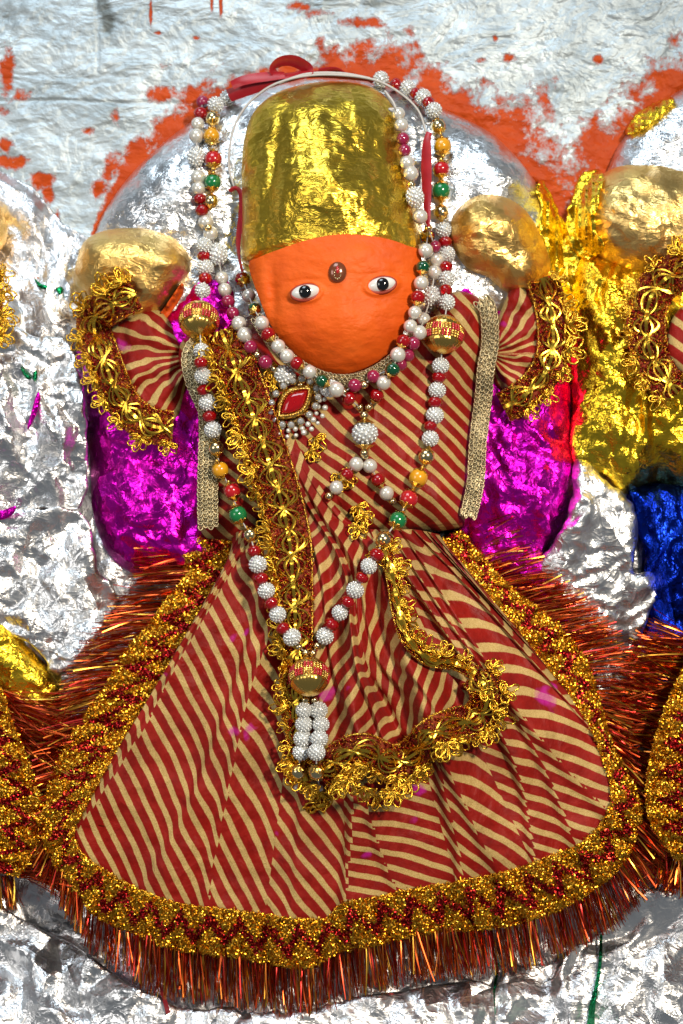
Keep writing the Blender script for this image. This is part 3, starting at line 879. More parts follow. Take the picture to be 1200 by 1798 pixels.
sleeve_l = sleeve([(262, 540), (285, 548), (312, 590), (318, 620), (332, 650), (326, 690), (312, 735), (288, 748), (240, 720), (205, 680), (190, 620), (200, 570), (230, 548)], 345, 628, 27, 0.2, 101)
sleeve_r = sleeve([(905, 490), (930, 500), (955, 540), (962, 600), (955, 660), (920, 690), (885, 692), (864, 660), (862, 600), (880, 545)], 858, 622, 24, 0.4, 103)

# skirt: a fan of cloth gathered at the waist, hem running round it
HEM = smooth_path([(409, 935), (407, 1000), (388, 1040), (360, 1092), (328, 1148), (298, 1184), (268, 1222), (238, 1266), (208, 1315), (176, 1367), (148, 1420), (128, 1464), (148, 1502), (202, 1540), (262, 1570), (319, 1588), (380, 1595),
                   (450, 1604), (520, 1614), (575, 1612), (600, 1588), (660, 1576), (720, 1563), (797, 1550), (847, 1540), (911, 1525), (960, 1506), (1012, 1487), (1050, 1454), (1074, 1410), (1070, 1362), (1059, 1330), (1044, 1288),
                   (1022, 1248), (992, 1206), (958, 1166), (918, 1114), (873, 1062), (825, 1004), (776, 948)], 5)
OUTER = smooth_path([(326, 932), (324, 1000), (318, 1024), (290, 1056), (260, 1100), (221, 1144), (190, 1196), (150, 1256), (122, 1298), (92, 1366), (75, 1424), (80, 1490), (120, 1545), (166, 1606), (232, 1636), (300, 1665), (375, 1676),
                     (450, 1687), (510, 1698), (552, 1696), (590, 1674), (640, 1663), (695, 1650), (750, 1638), (806, 1634), (892, 1626), (975, 1600), (1031, 1570), (1087, 1525), (1121, 1461), (1124, 1410), (1104, 1362), (1082, 1320),
                     (1064, 1272), (1048, 1214), (1030, 1160), (990, 1109), (945, 1068), (896, 1032), (851, 981), (806, 930)], 5)
WAIST = smooth_path([(404, 940), (430, 930), (470, 926), (520, 926), (600, 928), (690, 930), (730, 930), (772, 938)], 6)
NU, NV = 420, 130
hem, _ = resample(HEM, NU)
outer_raw, _ = resample(OUTER, NU)
us = np.linspace(0, 1, NU)
wfrac = np.interp(us, [0, .28, .36, .5, .6, .7, .82, 1], [0, .14, .28, .50, .62, .76, .90, 1])
wst, tt = resample(WAIST, 400)
waist = np.stack([np.interp(wfrac, np.linspace(0, 1, 400), wst[:, k]) for k in range(2)], -1)
v = np.linspace(0, 1, NV)[None, :]
SKX = waist[:, None, 0] * (1 - v) + hem[:, None, 0] * v
SKY = waist[:, None, 1] * (1 - v) + hem[:, None, 1] * v
UU = np.repeat(us[:, None], NV, 1); VV = np.repeat(v, NU, 0)
# sag of the radial lines
edge = np.minimum(UU / 0.22, (1 - UU) / 0.22)
SKD = 104 + 66 * np.clip(edge, 0, 1) ** 0.7 - 14 * VV ** 2 + 12 * np.sin(VV * math.pi)
# gathers: fine at the waist, a few deep folds lower down
gath = np.abs(np.sin(UU * 46 + fbm(UU * 9, VV * 2, 111, 2) * 2.5)) * 8 * np.exp(-VV * 3.2) * np.clip(edge * 2, 0, 1)
deep = 0; jump = 0
for fu, wd, am, bend in [(.345, .012, 9, .02), (.405, .014, 10, -.02), (.462, .011, 8, .01), (.515, .012, 20, .01), (.56, .010, 12, -.03), (.603, .012, 18, .02), (.64, .012, 16, -.02), (.665, .008, 14, .03), (.70, .010, 12, .02),
                         (.745, .014, 12, -.02), (.80, .010, 9, .015), (.85, .010, 12, .02), (.90, .010, 14, -.01), (.94, .008, 9, 0), (.10, .02, 5, .02), (.2, .02, 5, -.02), (.27, .015, 6, .01)]:
    c = fu + bend * np.sin(VV * 3.0) + fbm(VV * 3, VV * 0 + fu * 30, 113, 2) * 0.006
    jump = jump + (random.uniform(.2, .6) if fu > .5 else .3 if fu in (.405, .27) else 0) * (UU > c)
    t = (UU - c) / wd
    deep = deep + am * (np.exp(-np.clip(t, 0, None) ** 2 * 0.5 / 2.2) * (t > 0) + np.exp(-t ** 2 * 6) * (t <= 0)) * (0.35 + 0.65 * np.sin(np.clip(VV * 1.1, 0, 1) * math.pi * 0.9))
SKD = SKD + gath + deep * 1.45 + fbm(SKX / 70, SKY / 70, 115, 3) * 7
SKD[:, :] += 0
reg(SKX, SKY, SKD)
PAN = [(0.0, .445, 0), (.445, .515, 4), (.515, .603, 1), (.603, .665, 2), (.665, 1.01, 3)]
angs = [lambda u: 67 + 0 * u, lambda u: 18 + 0 * u, lambda u: 40 + 0 * u, lambda u: 25 + 0 * u, lambda u: 54 + 0 * u]
piv = [(330, 1350), (700, 1480), (830, 1480), (950, 1250), (500, 1480)]
uvv = np.zeros((NU, NV, 2, 2))
XS = SKX + (gath + deep) * 0.9; YS = SKY - (gath + deep) * 0.6


def skirt_phase(u, x, y, k):
    a = np.radians(angs[k](u)); px, py = piv[k]
    return (-(x - px) * np.sin(a) + (y - py) * np.cos(a) + fbm(x / 110, y / 110, 121 + k, 2) * 5) / 24.5


Fg = grid_faces(NU, NV)
ci = np.arange(NU - 1).repeat(NV - 1)
pid = np.zeros(NU - 1, int)
for a, b, k in PAN:
    pid[(us[:-1] >= a) & (us[:-1] < b)] = k
phs = np.stack([skirt_phase(UU, XS, YS, k).ravel() for k in range(5)], 0)
fp = pid[ci]
loop_ph = phs[fp[:, None], Fg] + jump.ravel()[Fg[:, :1]]
uv = np.stack([loop_ph, SKY.ravel()[Fg] / 100], -1).reshape(-1, 2)
build('skirt', P(SKX, SKY, SKD).reshape(-1, 3), Fg[:, ::-1], M['fabric'], dress, uv=uv.reshape(-1, 4, 2)[:, ::-1].reshape(-1, 2))


# ---- tinsel fringe and zigzag trim
def fringe(name, root, outdir, length, count, parent, spread=0.16, base_d=None, gold=0.12, sag=0.15, wid=(1.0, 2.3)):
    """root (K,3) working points; outdir (K,2) unit"""
    K = len(root)
    t = np.sort(rng.uniform(0, K - 1.001, count)); i = t.astype(int); f = (t - i)[:, None]
    clump = np.floor(t * 0.55)
    p0 = root[i] * (1 - f) + root[i + 1] * f
    od = outdir[i] * (1 - f) + outdir[i + 1] * f
    ln = (length[i] * rng.uniform(0.72, 1.08, count))
    ca = (vnoise(clump * 1.37, clump * 0.1, 131) - 0.5) * spread * 2.6
    a = ca + rng.normal(0, spread, count)
    ox = od[:, 0] * np.cos(a) - od[:, 1] * np.sin(a); oy = od[:, 0] * np.sin(a) + od[:, 1] * np.cos(a)
    k = np.linspace(0, 1, 5)[None, :]
    curl = rng.normal(0, 0.06, count)[:, None]
    X = np.zeros((count, 5, 3))
    X[..., 0] = p0[:, :1] + ln[:, None] * (ox[:, None] * k - oy[:, None] * curl * k ** 2)
    X[..., 1] = p0[:, 1:2] + ln[:, None] * (oy[:, None] * k + ox[:, None] * curl * k ** 2 + sag * k ** 2)
    X[..., 2] = p0[:, 2:3] + rng.uniform(-5, 5, count)[:, None] + ln[:, None] * (rng.normal(0.0, 0.16, count)[:, None] * k + rng.normal(-.05, .12, count)[:, None] * k ** 2)
    X[..., 2] = np.maximum(X[..., 2], height(X[..., 0].ravel(), X[..., 1].ravel(), 0).reshape(count, 5) * 0 + 4)
    tw = rng.uniform(0, math.pi, count)[:, None] + rng.normal(0, 0.5, count)[:, None] * k
    c = pick(TINS, count, [.27, .22, .15, .14, gold, .22 - gold])
    return strands(name, X, rng.uniform(*wid, count)[:, None], tw, c, M['tinsel'], parent)


def yarn_bits(name, C, parent, col, length=(5, 11), rad=0.9, dz=(0, 6), sides=3):
    """short crinkled metallic threads lying at the working points C (N,3)"""
    n = len(C); K = 5
    a = rng.uniform(0, math.pi, n); ln = rng.uniform(*length, n)
    k = np.linspace(-0.5, 0.5, K)[None, :]
    amp = rng.normal(0, 0.35, n)[:, None] * ln[:, None]
    dx = np.cos(a)[:, None] * k * ln[:, None] - np.sin(a)[:, None] * amp * (k * k * 4 - .5) * .5
    dy = np.sin(a)[:, None] * k * ln[:, None] + np.cos(a)[:, None] * amp * (k * k * 4 - .5) * .5
    dd = rng.uniform(*dz, n)[:, None] + rng.uniform(1, 5, n)[:, None] * (0.25 - k * k) * 4 + rng.normal(0, 2.5, n)[:, None] * k
    X = np.stack([C[:, :1] + dx, C[:, 1:2] + dy, C[:, 2:3] + dd], -1)
    p = P(X[..., 0], X[..., 1], X[..., 2])
    T = np.gradient(p, axis=1); T /= np.maximum(np.linalg.norm(T, axis=2, keepdims=True), 1e-12)
    A = np.cross(T, np.array([0, -1.0, 0.05])); A /= np.maximum(np.linalg.norm(A, axis=2, keepdims=True), 1e-9); B = np.cross(T, A)
    th = np.linspace(0, 2 * math.pi, sides, endpoint=False)
    Vv = p[:, :, None] + (A[:, :, None] * np.cos(th)[None, None, :, None] + B[:, :, None] * np.sin(th)[None, None, :, None]) * rad * S
    f0 = grid_faces(K, sides, True)
    Ff = (f0[None] + (np.arange(n) * K * sides)[:, None, None]).reshape(-1, 4)
    Cc = np.repeat(col, K * sides, axis=0)
    o = build(name, Vv.reshape(-1, 3), Ff, M['yarn'], parent, col=Cc, smooth=True)
    o['kind'] = 'stuff'
    return o


def flakes(name, C, parent, col, length=(5, 9), width=(1.3, 2.4), ang=None):
    """short crinkled flat foil threads"""
    n = len(C); k = np.linspace(-.5, .5, 4)[None]
    a = (rng.uniform(0, math.pi, n) if ang is None else ang)[:, None]; ln = rng.uniform(*length, n)[:, None]; b = rng.normal(0, .3, n)[:, None] * ln
    X = np.stack([C[:, :1] + np.cos(a) * k * ln - np.sin(a) * b * k * k * 4, C[:, 1:2] + np.sin(a) * k * ln + np.cos(a) * b * k * k * 4,
                  C[:, 2:3] + rng.uniform(0, 4, n)[:, None] + rng.uniform(1, 3, n)[:, None] * (.25 - k * k) * 4 + rng.normal(0, 3, n)[:, None] * k], -1)
    tw = rng.normal(0, .45, n)[:, None] + rng.normal(0, .6, n)[:, None] * k
    return strands(name, X, rng.uniform(*width, n)[:, None], tw, col, M['tinsel'], parent)


def zig_trim(inner, outer, d_in, d_out, parent, period=56, density=0.24, nm='hem_trim', ruff=6.0):
    """metallic trim band between two paths: ruffled base, gold and red zigzag threads"""
    n = max(60, int(plen(inner) / 4))
    a, s = resample(inner, n); b, _ = resample(outer, n)
    da = np.interp(np.linspace(0, 1, n), np.linspace(0, 1, len(d_in)), d_in); db = np.interp(np.linspace(0, 1, n), np.linspace(0, 1, len(d_out)), d_out)
    sm = (s + resample(outer, n)[1]) * 0.5
    W = 12
    w = np.linspace(0, 1, W)[None, :]
    scal = 1 + 0.035 * np.sin(sm * 2 * math.pi / (period * 0.5))[:, None]
    X = a[:, :1] * (1 - w * scal) + b[:, :1] * w * scal; Y = a[:, 1:] * (1 - w * scal) + b[:, 1:] * w * scal
    ruf = ruff * np.sin(sm * 2 * math.pi / 44 + fbm(sm / 60, sm * 0, 141, 2) * 4)[:, None] * (0.4 + w)
    Dd = da[:, None] * (1 - w) + db[:, None] * w + ruf + 4 * np.sin(math.pi * w)
    zz = np.abs(((sm[:, None] / period) % 1) * 2 - 1) * 0.52 + 0.22 + 0.06 * fbm(sm[:, None] / 30, w * 3, 5, 2)
    isred = (np.abs(w - zz) < 0.14) | (np.abs(w - zz) > 0.62)
    cb = np.where(isred[..., None], np.array([0.34, 0.012, 0.012]), np.array([0.70, 0.32, 0.02]))
    reg(X, Y, Dd)
    base = build(nm, P(X, Y, Dd).reshape(-1, 3), grid_faces(n, W), M['yarn'], parent, col=cb.reshape(-1, 3))
    cnt = int(plen(inner) * np.mean(np.hypot(*(a - b).T)) * density)
    ti = rng.uniform(0, n - 1.001, cnt); wi = rng.uniform(0.0, 1.0, cnt)
    i = ti.astype(int); j = (wi * (W - 1)).astype(int)
    wr = wi[:, None]
    pa = a[i] * (1 - wr) + b[i] * wr + rng.normal(0, 1.5, (cnt, 2))
    dz = Dd[i, np.clip(j, 0, W - 1)]
    z = np.abs(((sm[i] / period) % 1) * 2 - 1) * 0.52 + 0.22
    red = (np.abs(wi - z) < 0.15) & (rng.uniform(0, 1, cnt) < 0.93)
    col = np.where(red[:, None], pick(REDS, cnt), pick(GOLD, cnt))
    tg = tangents(a)[i]
    aa = np.arctan2(tg[:, 1], tg[:, 0]) + np.where(((sm[i] / period) % 1) < .5, 1, -1) * 1.05 + rng.normal(0, .35, cnt)
    flakes('metallic_thread', np.concatenate([pa, dz[:, None] + 1], 1), base, col, ang=aa)
    # scalloped cord along both borders
    for q, nmz in ((0.0, 'edge_cord'), (1.0, 'edge_cord')):
        kk = np.arange(n)
        e = (a if q == 0 else b) + tangents(a)[:, ::-1] * np.array([1, -1]) * (2.2 * np.sin(sm * 2 * math.pi / 14))[:, None]
        path = np.concatenate([e, (Dd[:, 0 if q == 0 else -1] + 3)[:, None]], 1)
        path, _ = resample(path, n * 2)
        tube(nmz, path, 1.5 + 0.5 * np.sin(np.arange(n * 2) * 1.9), M['yarn'], base, 5, col=np.array([0.90, 0.46, 0.04]))
    return base, a, b, Dd


d_hem = SKD[:, -1] + 3
d_out = np.maximum(d_hem - 26, 40)
outd = OUTER
ou, _ = resample(OUTER, NU)
dirv = ou - hem; dirv /= np.maximum(np.linalg.norm(dirv, axis=1, keepdims=True), 1e-6)
flen = np.interp(us, [0, .05, .14, .19, .25, .30, .36, .5, .6, .7, .76, .82, .87, 1], [95, 105, 100, 62, 48, 66, 92, 88, 88, 84, 66, 55, 92, 95])
rootp = np.concatenate([hem * 0.12 + ou * 0.88, (d_out + 0)[:, None]], 1)
kd = np.interp(us, [0, .22, .285, .32, .66, .74, .80, 1], [0, 0, .45, .82, .70, .25, 0, 0])[:, None]
fdir = dirv * (1 - kd) + np.array([[0, 1.0]]) * kd
fdir /= np.linalg.norm(fdir, axis=1, keepdims=True)
# strands near the waist lie sideways, lower down they hang
fringe('fringe', rootp, fdir, flen * 1.0, 4300, dress, spread=0.06, sag=0.05, wid=(1.1, 2.4))
zig_trim(HEM, OUTER, d_hem, d_out, dress, 54)

# ---- neighbours' skirts (only their trimmed, fringed edges come into the picture)
dress_l = thing('dress', 'fringed gold trimmed skirt edge cut off at the lower left, under the gold knee', 'dress', (-40, 1500, 0))
IN = smooth_path([(-60, 1180), (-40, 1260), (-20, 1340), (-10, 1420), (-15, 1480), (-60, 1520)], 8)
OU = smooth_path([(2, 1210), (22, 1270), (50, 1340), (72, 1420), (62, 1490), (30, 1540)], 8)
nn = 80
i_, _ = resample(IN, nn); o_, _ = resample(OU, nn)
dv = o_ - i_; dv /= np.linalg.norm(dv, axis=1, keepdims=True)
fringe('fringe', np.concatenate([o_, np.full((nn, 1), 118)], 1), dv, np.full(nn, 112.0), 1300, dress_l, 0.2, sag=0.03)
zig_trim(IN, OU, np.full(nn, 155.0), np.full(nn, 135.0), dress_l, 50)
IN2 = smooth_path([(-140, 1500), (-70, 1495), (0, 1490)], 8); OU2 = smooth_path([(-140, 1560), (-60, 1545), (25, 1535)], 8)
o2, _ = resample(OU2, 40)
fringe('fringe', np.concatenate([o2, np.full((40, 1), 92)], 1), np.tile([[0.12, 0.99]], (40, 1)), np.full(40, 62.0), 420, dress_l, 0.14, sag=0.0)

dress_r = thing('dress', 'fringed gold trimmed skirt edge cut off at the right, below the blue foil', 'dress', (1260, 1500, 0))
IN = smooth_path([(1330, 1130), (1290, 1200), (1262, 1290), (1246, 1380), (1248, 1450), (1300, 1500)], 8)
OU = smooth_path([(1235, 1120), (1196, 1185), (1160, 1270), (1138, 1360), (1142, 1440), (1190, 1510)], 8)
i_, _ = resample(IN, nn); o_, _ = resample(OU, nn)
dv = o_ - i_; dv /= np.linalg.norm(dv, axis=1, keepdims=True)
dv = dv + np.array([0, -0.10]); dv /= np.linalg.norm(dv, axis=1, keepdims=True)
fringe('fringe', np.concatenate([o_, np.full((nn, 1), 100)], 1), dv, np.linspace(108, 88, nn), 1700, dress_r, 0.17, gold=.16, sag=0.03)
zig_trim(IN, OU, np.full(nn, 175.0), np.full(nn, 158.0), dress_r, 50)
OU2 = smooth_path([(1150, 1470), (1200, 1500), (1300, 1520)], 8)
o2, _ = resample(OU2, 40)
fringe('fringe', np.concatenate([o2, np.full((40, 1), 100)], 1), np.tile([[-0.15, 0.98]], (40, 1)), np.full(40, 75.0), 500, dress_r, 0.14, sag=0.0)
region('skirt', [(1326, 1128), (1288, 1200), (1260, 1290), (1244, 1380), (1246, 1450), (1300, 1506), (1480, 1540), (1480, 1080)], M['fabric'], lambda x, y, q: 158 + 24 * prof(q, 60), dress_r, step=6,
       uvfn=lambda x, y, d: stripe_uv(x, y, 60, 25), thick=20, closed_smooth=3)
region('skirt', [(-58, 1178), (-38, 1260), (-18, 1340), (-8, 1420), (-13, 1482), (-62, 1522), (-220, 1540), (-220, 1150)], M['fabric'], lambda x, y, q: 140 + 24 * prof(q, 60), dress_l, step=6,
       uvfn=lambda x, y, d: stripe_uv(x, y, 30, 25), thick=20, closed_smooth=3)
# ------------------------------------------------------------------ lace bands
def cord_loops(seed, petals=5, size=1.0):
    """a leaf-like motif of beaded gold cord, unit about 24 wide, pointing along +x"""
    r = np.random.default_rng(seed)
    parts = []
    for k in range(petals):
        a = math.radians(np.interp(k, [0, petals - 1], [-80, 80]) + r.normal(0, 7))
        ln0 = (17 + 12 * math.cos(a)) * r.uniform(.85, 1.15); wd0 = 7.2 * r.uniform(.85, 1.15)
        for f in ((1.0, .5) if k % 2 == 0 else (1.0,)):
            t = np.linspace(0, 2 * math.pi, 18)
            lx = (1 - np.cos(t)) * 0.5 * ln0 * (f * .5 + .5); ly = np.sin(t) * wd0 * f * (0.5 + 0.5 * np.sin(t / 2))
            x = lx * math.cos(a) - ly * math.sin(a); y = lx * math.sin(a) + ly * math.cos(a)
            parts.append((x + r.normal(0, .6, 18), y + r.normal(0, .6, 18), 2.0 * np.sin(t * 1.5 + k) + r.uniform(0, 4) + (1 - f) * 3))
    t = np.linspace(0, 1, 30)
    parts.append((np.abs(np.sin(t * 10)) * 8 + 1, (t - .5) * 42, 1 + 2 * np.sin(t * 20)))
    V = []; Fs = []; n = 0
    for x, y, z in parts:
        p = np.stack([x, -z, -y], -1)            # facing -Y in world
        K = len(p); T = np.gradient(p, axis=0); T /= np.maximum(np.linalg.norm(T, axis=1, keepdims=True), 1e-9)
        A = np.cross(T, np.array([0.02, -1, 0.03])); A /= np.maximum(np.linalg.norm(A, axis=1, keepdims=True), 1e-9); B = np.cross(T, A)
        # refine for the beaded look
        kk = np.linspace(0, K - 1, K * 3)
        ip = lambda q: np.stack([np.interp(kk, np.arange(K), q[:, c]) for c in range(3)], -1)
        p, A, B = ip(p), ip(A), ip(B)
        rad = 1.6 + 0.5 * np.cos(np.arange(len(p)) * math.pi * 0.9)
        th = np.linspace(0, 2 * math.pi, 5, endpoint=False)
        vv = p[:, None] + (A[:, None] * np.cos(th)[None, :, None] + B[:, None] * np.sin(th)[None, :, None]) * rad[:, None, None]
        V.append(vv.reshape(-1, 3)); Fs.append(grid_faces(len(p), 5, True) + n); n += vv.shape[0] * 5
    V = np.concatenate(V); F = np.concatenate(Fs)
    c = np.tile(np.array([0.80, 0.52, 0.09]), (len(V), 1)) * np.random.default_rng(seed).uniform(.75, 1.15, (len(V), 1))
    return mesh_np(V * S, F, M['cord'], True, col=c)


MOTIFS = [cord_loops(s, p) for s, p in ((1, 5), (2, 4), (3, 6), (4, 5))]


def put_motif(x, y, d, ang, sc, parent, tilt=0.0, k=None):
    from mathutils import Matrix, Vector
    o = bpy.data.objects.new('floral_motif', MOTIFS[random.randrange(4) if k is None else k]); scene.collection.objects.link(o)
    mw = Matrix.Translation(Vector(P(x, y, d))) @ Matrix.Rotation(ang, 4, 'Y') @ Matrix.Rotation(tilt, 4, 'Z') @ Matrix.Diagonal((sc, sc, sc, 1))
    o.parent = parent
    o.matrix_parent_inverse = PINV(parent)
    o.matrix_basis = mw
    for rr in (4, 14, 22):
        reg(np.array([x + rr * sc * math.cos(ang)]), np.array([y + rr * sc * math.sin(ang)]), np.array([d + 5.0]))
    return o


def PINV(parent):
    """inverse world matrix of a parent whose own parents sit at plain translations"""
    from mathutils import Matrix
    m = WORLD.get(parent.name)
    if m is None:
        m = parent.matrix_basis.copy()
        if parent.parent is not None:
            pm = WORLD.get(parent.parent.name)
            pm = pm if pm is not None else parent.parent.matrix_basis.copy()
            m = pm @ parent.matrix_parent_inverse @ m
    return m.inverted()


def lace(path, width, side, parent, lift=8, motif_gap=38, motif_scale=1.0, nm='lace_band', wave=84, motifs=True, gold_back=0.9, wprof=None, fold=0.0, seed=0):
    """gold lace ribbon: burgundy net, wavy ribbons, flat ribbon, edge cord, cord motifs along one side"""
    L_ = plen(smooth_path(path, 8)); n = max(30, int(L_ / 4))
    c, s = resample(smooth_path(path, 8), n)
    T = tangents(c); Nn = np.stack([T[:, 1], -T[:, 0]], -1) * side      # towards the motif side
    wv = np.full(n, width) if wprof is None else width * np.interp(np.linspace(0, 1, n), *wprof)
    d0 = np.maximum(np.maximum(height(c[:, 0], c[:, 1], 2), height(c[:, 0] + Nn[:, 0] * width * .3, c[:, 1] + Nn[:, 1] * width * .3, 2)), height(c[:, 0] - Nn[:, 0] * width * .3, c[:, 1] - Nn[:, 1] * width * .3, 2))
    d0 = blur1(d0, 6) + lift + fold * np.sin(s / 26 + seed)
    W = 9
    w = np.linspace(-0.5, 0.5, W)[None, :]
    X = c[:, :1] + Nn[:, :1] * w * wv[:, None]; Y = c[:, 1:] + Nn[:, 1:] * w * wv[:, None]
    Dd = d0[:, None] + 5 * np.cos(w * math.pi) + 5.0 * fbm(X / 24, Y / 24, 151 + seed, 2)
    reg(X, Y, Dd)
    band = build(nm, P(X, Y, Dd).reshape(-1, 3), grid_faces(n, W), M['net'], parent)

    def at(sf, off, lift2):
        i = np.clip(sf, 0, n - 1)
        g = lambda arr: np.interp(i, np.arange(n), arr)
        x = g(c[:, 0]) + g(Nn[:, 0]) * off * g(wv); y = g(c[:, 1]) + g(Nn[:, 1]) * off * g(wv)
        return np.stack([x, y, g(d0) + 5 * np.cos(np.clip(off, -.5, .5) * math.pi) + lift2], -1)
    m = n * 2
    sf = np.linspace(0, n - 1, m); sp = np.interp(sf, np.arange(n), s)
    for amp, ph, wd, lf, tw in ((.15, 0, 2.6, 8.5, .25), (.15, math.pi, 2.6, 9.5, -.25), (.31, 0.3, 2.8, 7.5, .3), (.30, math.pi + .3, 2.6, 7, -.3), (.19, .12, 2.2, 8, -.3), (.18, math.pi - .1, 2.2, 8.6, .3), (.36, .2, 2.2, 6.6, .4)):
        a = 2 * math.pi * sp / wave + ph
        off = amp * (1 + .35 * fbm(sp / 37, sp * 0 + amp * 9, 171 + seed, 2)) * np.sin(a + .8 * fbm(sp / 60, sp * 0 + 3, 173 + seed, 2)) + .07 * fbm(sp / 45, sp * 0 + ph, 175 + seed, 2)
        pts = at(sf, off, lf + 1.6 * np.cos(a))
        strands('wavy_ribbon', pts[None], np.full((1, m), wd), np.full((1, m), tw) + .3 * np.sin(a)[None], np.array([[0.80, 0.50, 0.06]]), M['gold_ribbon'], band, None)
    pts = at(sf, 0 * sf, 8.5 + 2.8 * np.sin(4 * math.pi * sp / wave))
    strands('flat_ribbon', pts[None], (6.2 + 0.8 * np.cos(4 * math.pi * sp / wave))[None], .3 * np.sin(4 * math.pi * sp / wave + .7)[None], np.array([[0.9, 0.6, 0.08]]), M['gold_ribbon'], band, None)
    ec = at(sf, -0.47 + 0 * sf, 2.5)
    tube('edge_cord', ec, 1.9 + 0.6 * np.sin(np.arange(m) * 1.7), M['yarn'], band, 6, col=np.array([0.80, 0.50, 0.07]))
    # threads of the net
    cnt = int(L_ * width * 0.09)
    fi = rng.uniform(0, n - 1.001, cnt); of = rng.uniform(-.5, .5, cnt)
    base = at(fi, of, 0.5)
    isg = rng.uniform(0, 1, cnt) < (gold_back * 0.45 + 0.35 * (of > 0.33))
    yarn_bits('net_thread', base, band, np.where(isg[:, None], pick(GOLD, cnt), pick(REDS, cnt)), (4, 9), 0.85, (0, 3))
    if motifs:
        q = motif_gap * 0.4
        while q < L_ - 6:
            i = min(int(q / L_ * (n - 1)), n - 1)
            ww = wv[i]
            x = c[i, 0] + Nn[i, 0] * ww * 0.42; y = c[i, 1] + Nn[i, 1] * ww * 0.42
            ang = math.atan2(Nn[i, 1], Nn[i, 0]) + random.gauss(0, .3)
            hx = max(float(height(x + Nn[i, 0] * 12, y + Nn[i, 1] * 12, 3)[0]) + 3, d0[i] - 12)
            put_motif(x, y, min(hx, d0[i] + 14), ang, motif_scale * random.uniform(.75, 1.2), band, random.gauss(0, .35))
            q += motif_gap * random.uniform(.9, 1.1)
    return band


# sleeve lace
lace([(238, 515), (200, 535), (166, 560), (172, 600), (186, 640), (206, 690), (232, 726), (268, 748), (304, 752)], 62, -1, sleeve_l, lift=6, motif_gap=36, fold=3, seed=1)
lace([(952, 488), (965, 530), (972, 580), (968, 630), (945, 672), (912, 700), (884, 716)], 56, 1, sleeve_r, lift=6, motif_gap=36, fold=3, seed=2)
# neighbours' sleeve lace
lace([(1215, 470), (1168, 490), (1140, 530), (1136, 590), (1152, 640), (1190, 690)], 70, -1, dress_r, lift=14, motif_gap=36, fold=3, nm='sleeve_lace', seed=3)
lace([(-16, 470), (-14, 510), (-12, 560), (-18, 600)], 36, 1, dress_l, lift=26, motif_gap=34, nm='sleeve_lace', seed=4)
p4 = [(1228, 560), (1180, 565), (1172, 600), (1182, 650), (1228, 660)]
region('sleeve', [(1190, 545), (1240, 540), (1300, 600), (1260, 680), (1200, 660), (1170, 610)], M['fabric'], lambda x, y, q: 112 + 26 * prof(q, 30), dress_r, step=3,
       uvfn=lambda x, y, d: stripe_uv(x, y, 35, 30))


# ---- dull gold chain braid on the bodice
def braid(path, width, lift, cols=4, pitch=8.0, nm='gold_braid'):
    L_ = plen(smooth_path(path, 8)); n = int(L_ / 3)
    c, s = resample(smooth_path(path, 8), n)
    T = tangents(c); Nn = np.stack([T[:, 1], -T[:, 0]], -1)
    d0 = np.maximum(height(c[:, 0], c[:, 1], 2), np.maximum(height(c[:, 0] + Nn[:, 0] * width * .4, c[:, 1] + Nn[:, 1] * width * .4, 2), height(c[:, 0] - Nn[:, 0] * width * .4, c[:, 1] - Nn[:, 1] * width * .4, 2)))
    d0 = blur1(d0, 5) + lift
    w = np.linspace(-.5, .5, 6)[None]
    X = c[:, :1] + Nn[:, :1] * w * width; Y = c[:, 1:] + Nn[:, 1:] * w * width; Dd = d0[:, None] + 0 * w + 2 * np.cos(w * math.pi)
    reg(X, Y, Dd + 3)
    base = build(nm, P(X, Y, Dd).reshape(-1, 3), grid_faces(n, 6), M['braid'], dress)
    parts = []
    th = np.linspace(0, 2 * math.pi, 12)
    for k in range(cols):
        of = (k + .5) / cols - .5
        q = (k % 2) * pitch * .5
        while q < L_ - 2:
            i = q / L_ * (n - 1)
            g = lambda a: np.interp(i, np.arange(n), a)
            cx, cy, tx, ty, nx, ny, dd = g(c[:, 0]) + g(Nn[:, 0]) * of * width, g(c[:, 1]) + g(Nn[:, 1]) * of * width, g(T[:, 0]), g(T[:, 1]), g(Nn[:, 0]), g(Nn[:, 1]), g(d0)
            a = pitch * .78 * random.uniform(.85, 1.15); b = width / cols * .5 * random.uniform(.85, 1.1)
            ro = random.gauss(0, .2)
            lx = np.cos(th + ro) * a; ly = np.sin(th + ro) * b
            path_ = np.stack([cx + tx * lx + nx * ly, cy + ty * lx + ny * ly, dd + 4 + 2.2 * np.cos(th) + random.uniform(-.5, 1)], -1)
            parts.append(tube_np(path_, 1.35, 4))
            q += pitch
    Vv, Ff, _ = merge(parts)
    o = build('chain_stitch', Vv, Ff, M['braid'], base); o['kind'] = 'stuff'
    return base


braid([(846, 528), (858, 546), (861, 600), (853, 650), (849, 700), (840, 770), (835, 850), (822, 908)], 30, 3, pitch=9.0)
braid([(372, 590), (346, 600), (332, 626), (337, 664), (352, 700), (362, 722)], 26, 4, cols=3)
braid([(366, 700), (368, 760), (366, 820), (365, 880), (366, 926)], 36, 5)
braid([(452, 560), (480, 600), (530, 645), (590, 668), (645, 660), (695, 628), (728, 588)], 22, 3, cols=3)

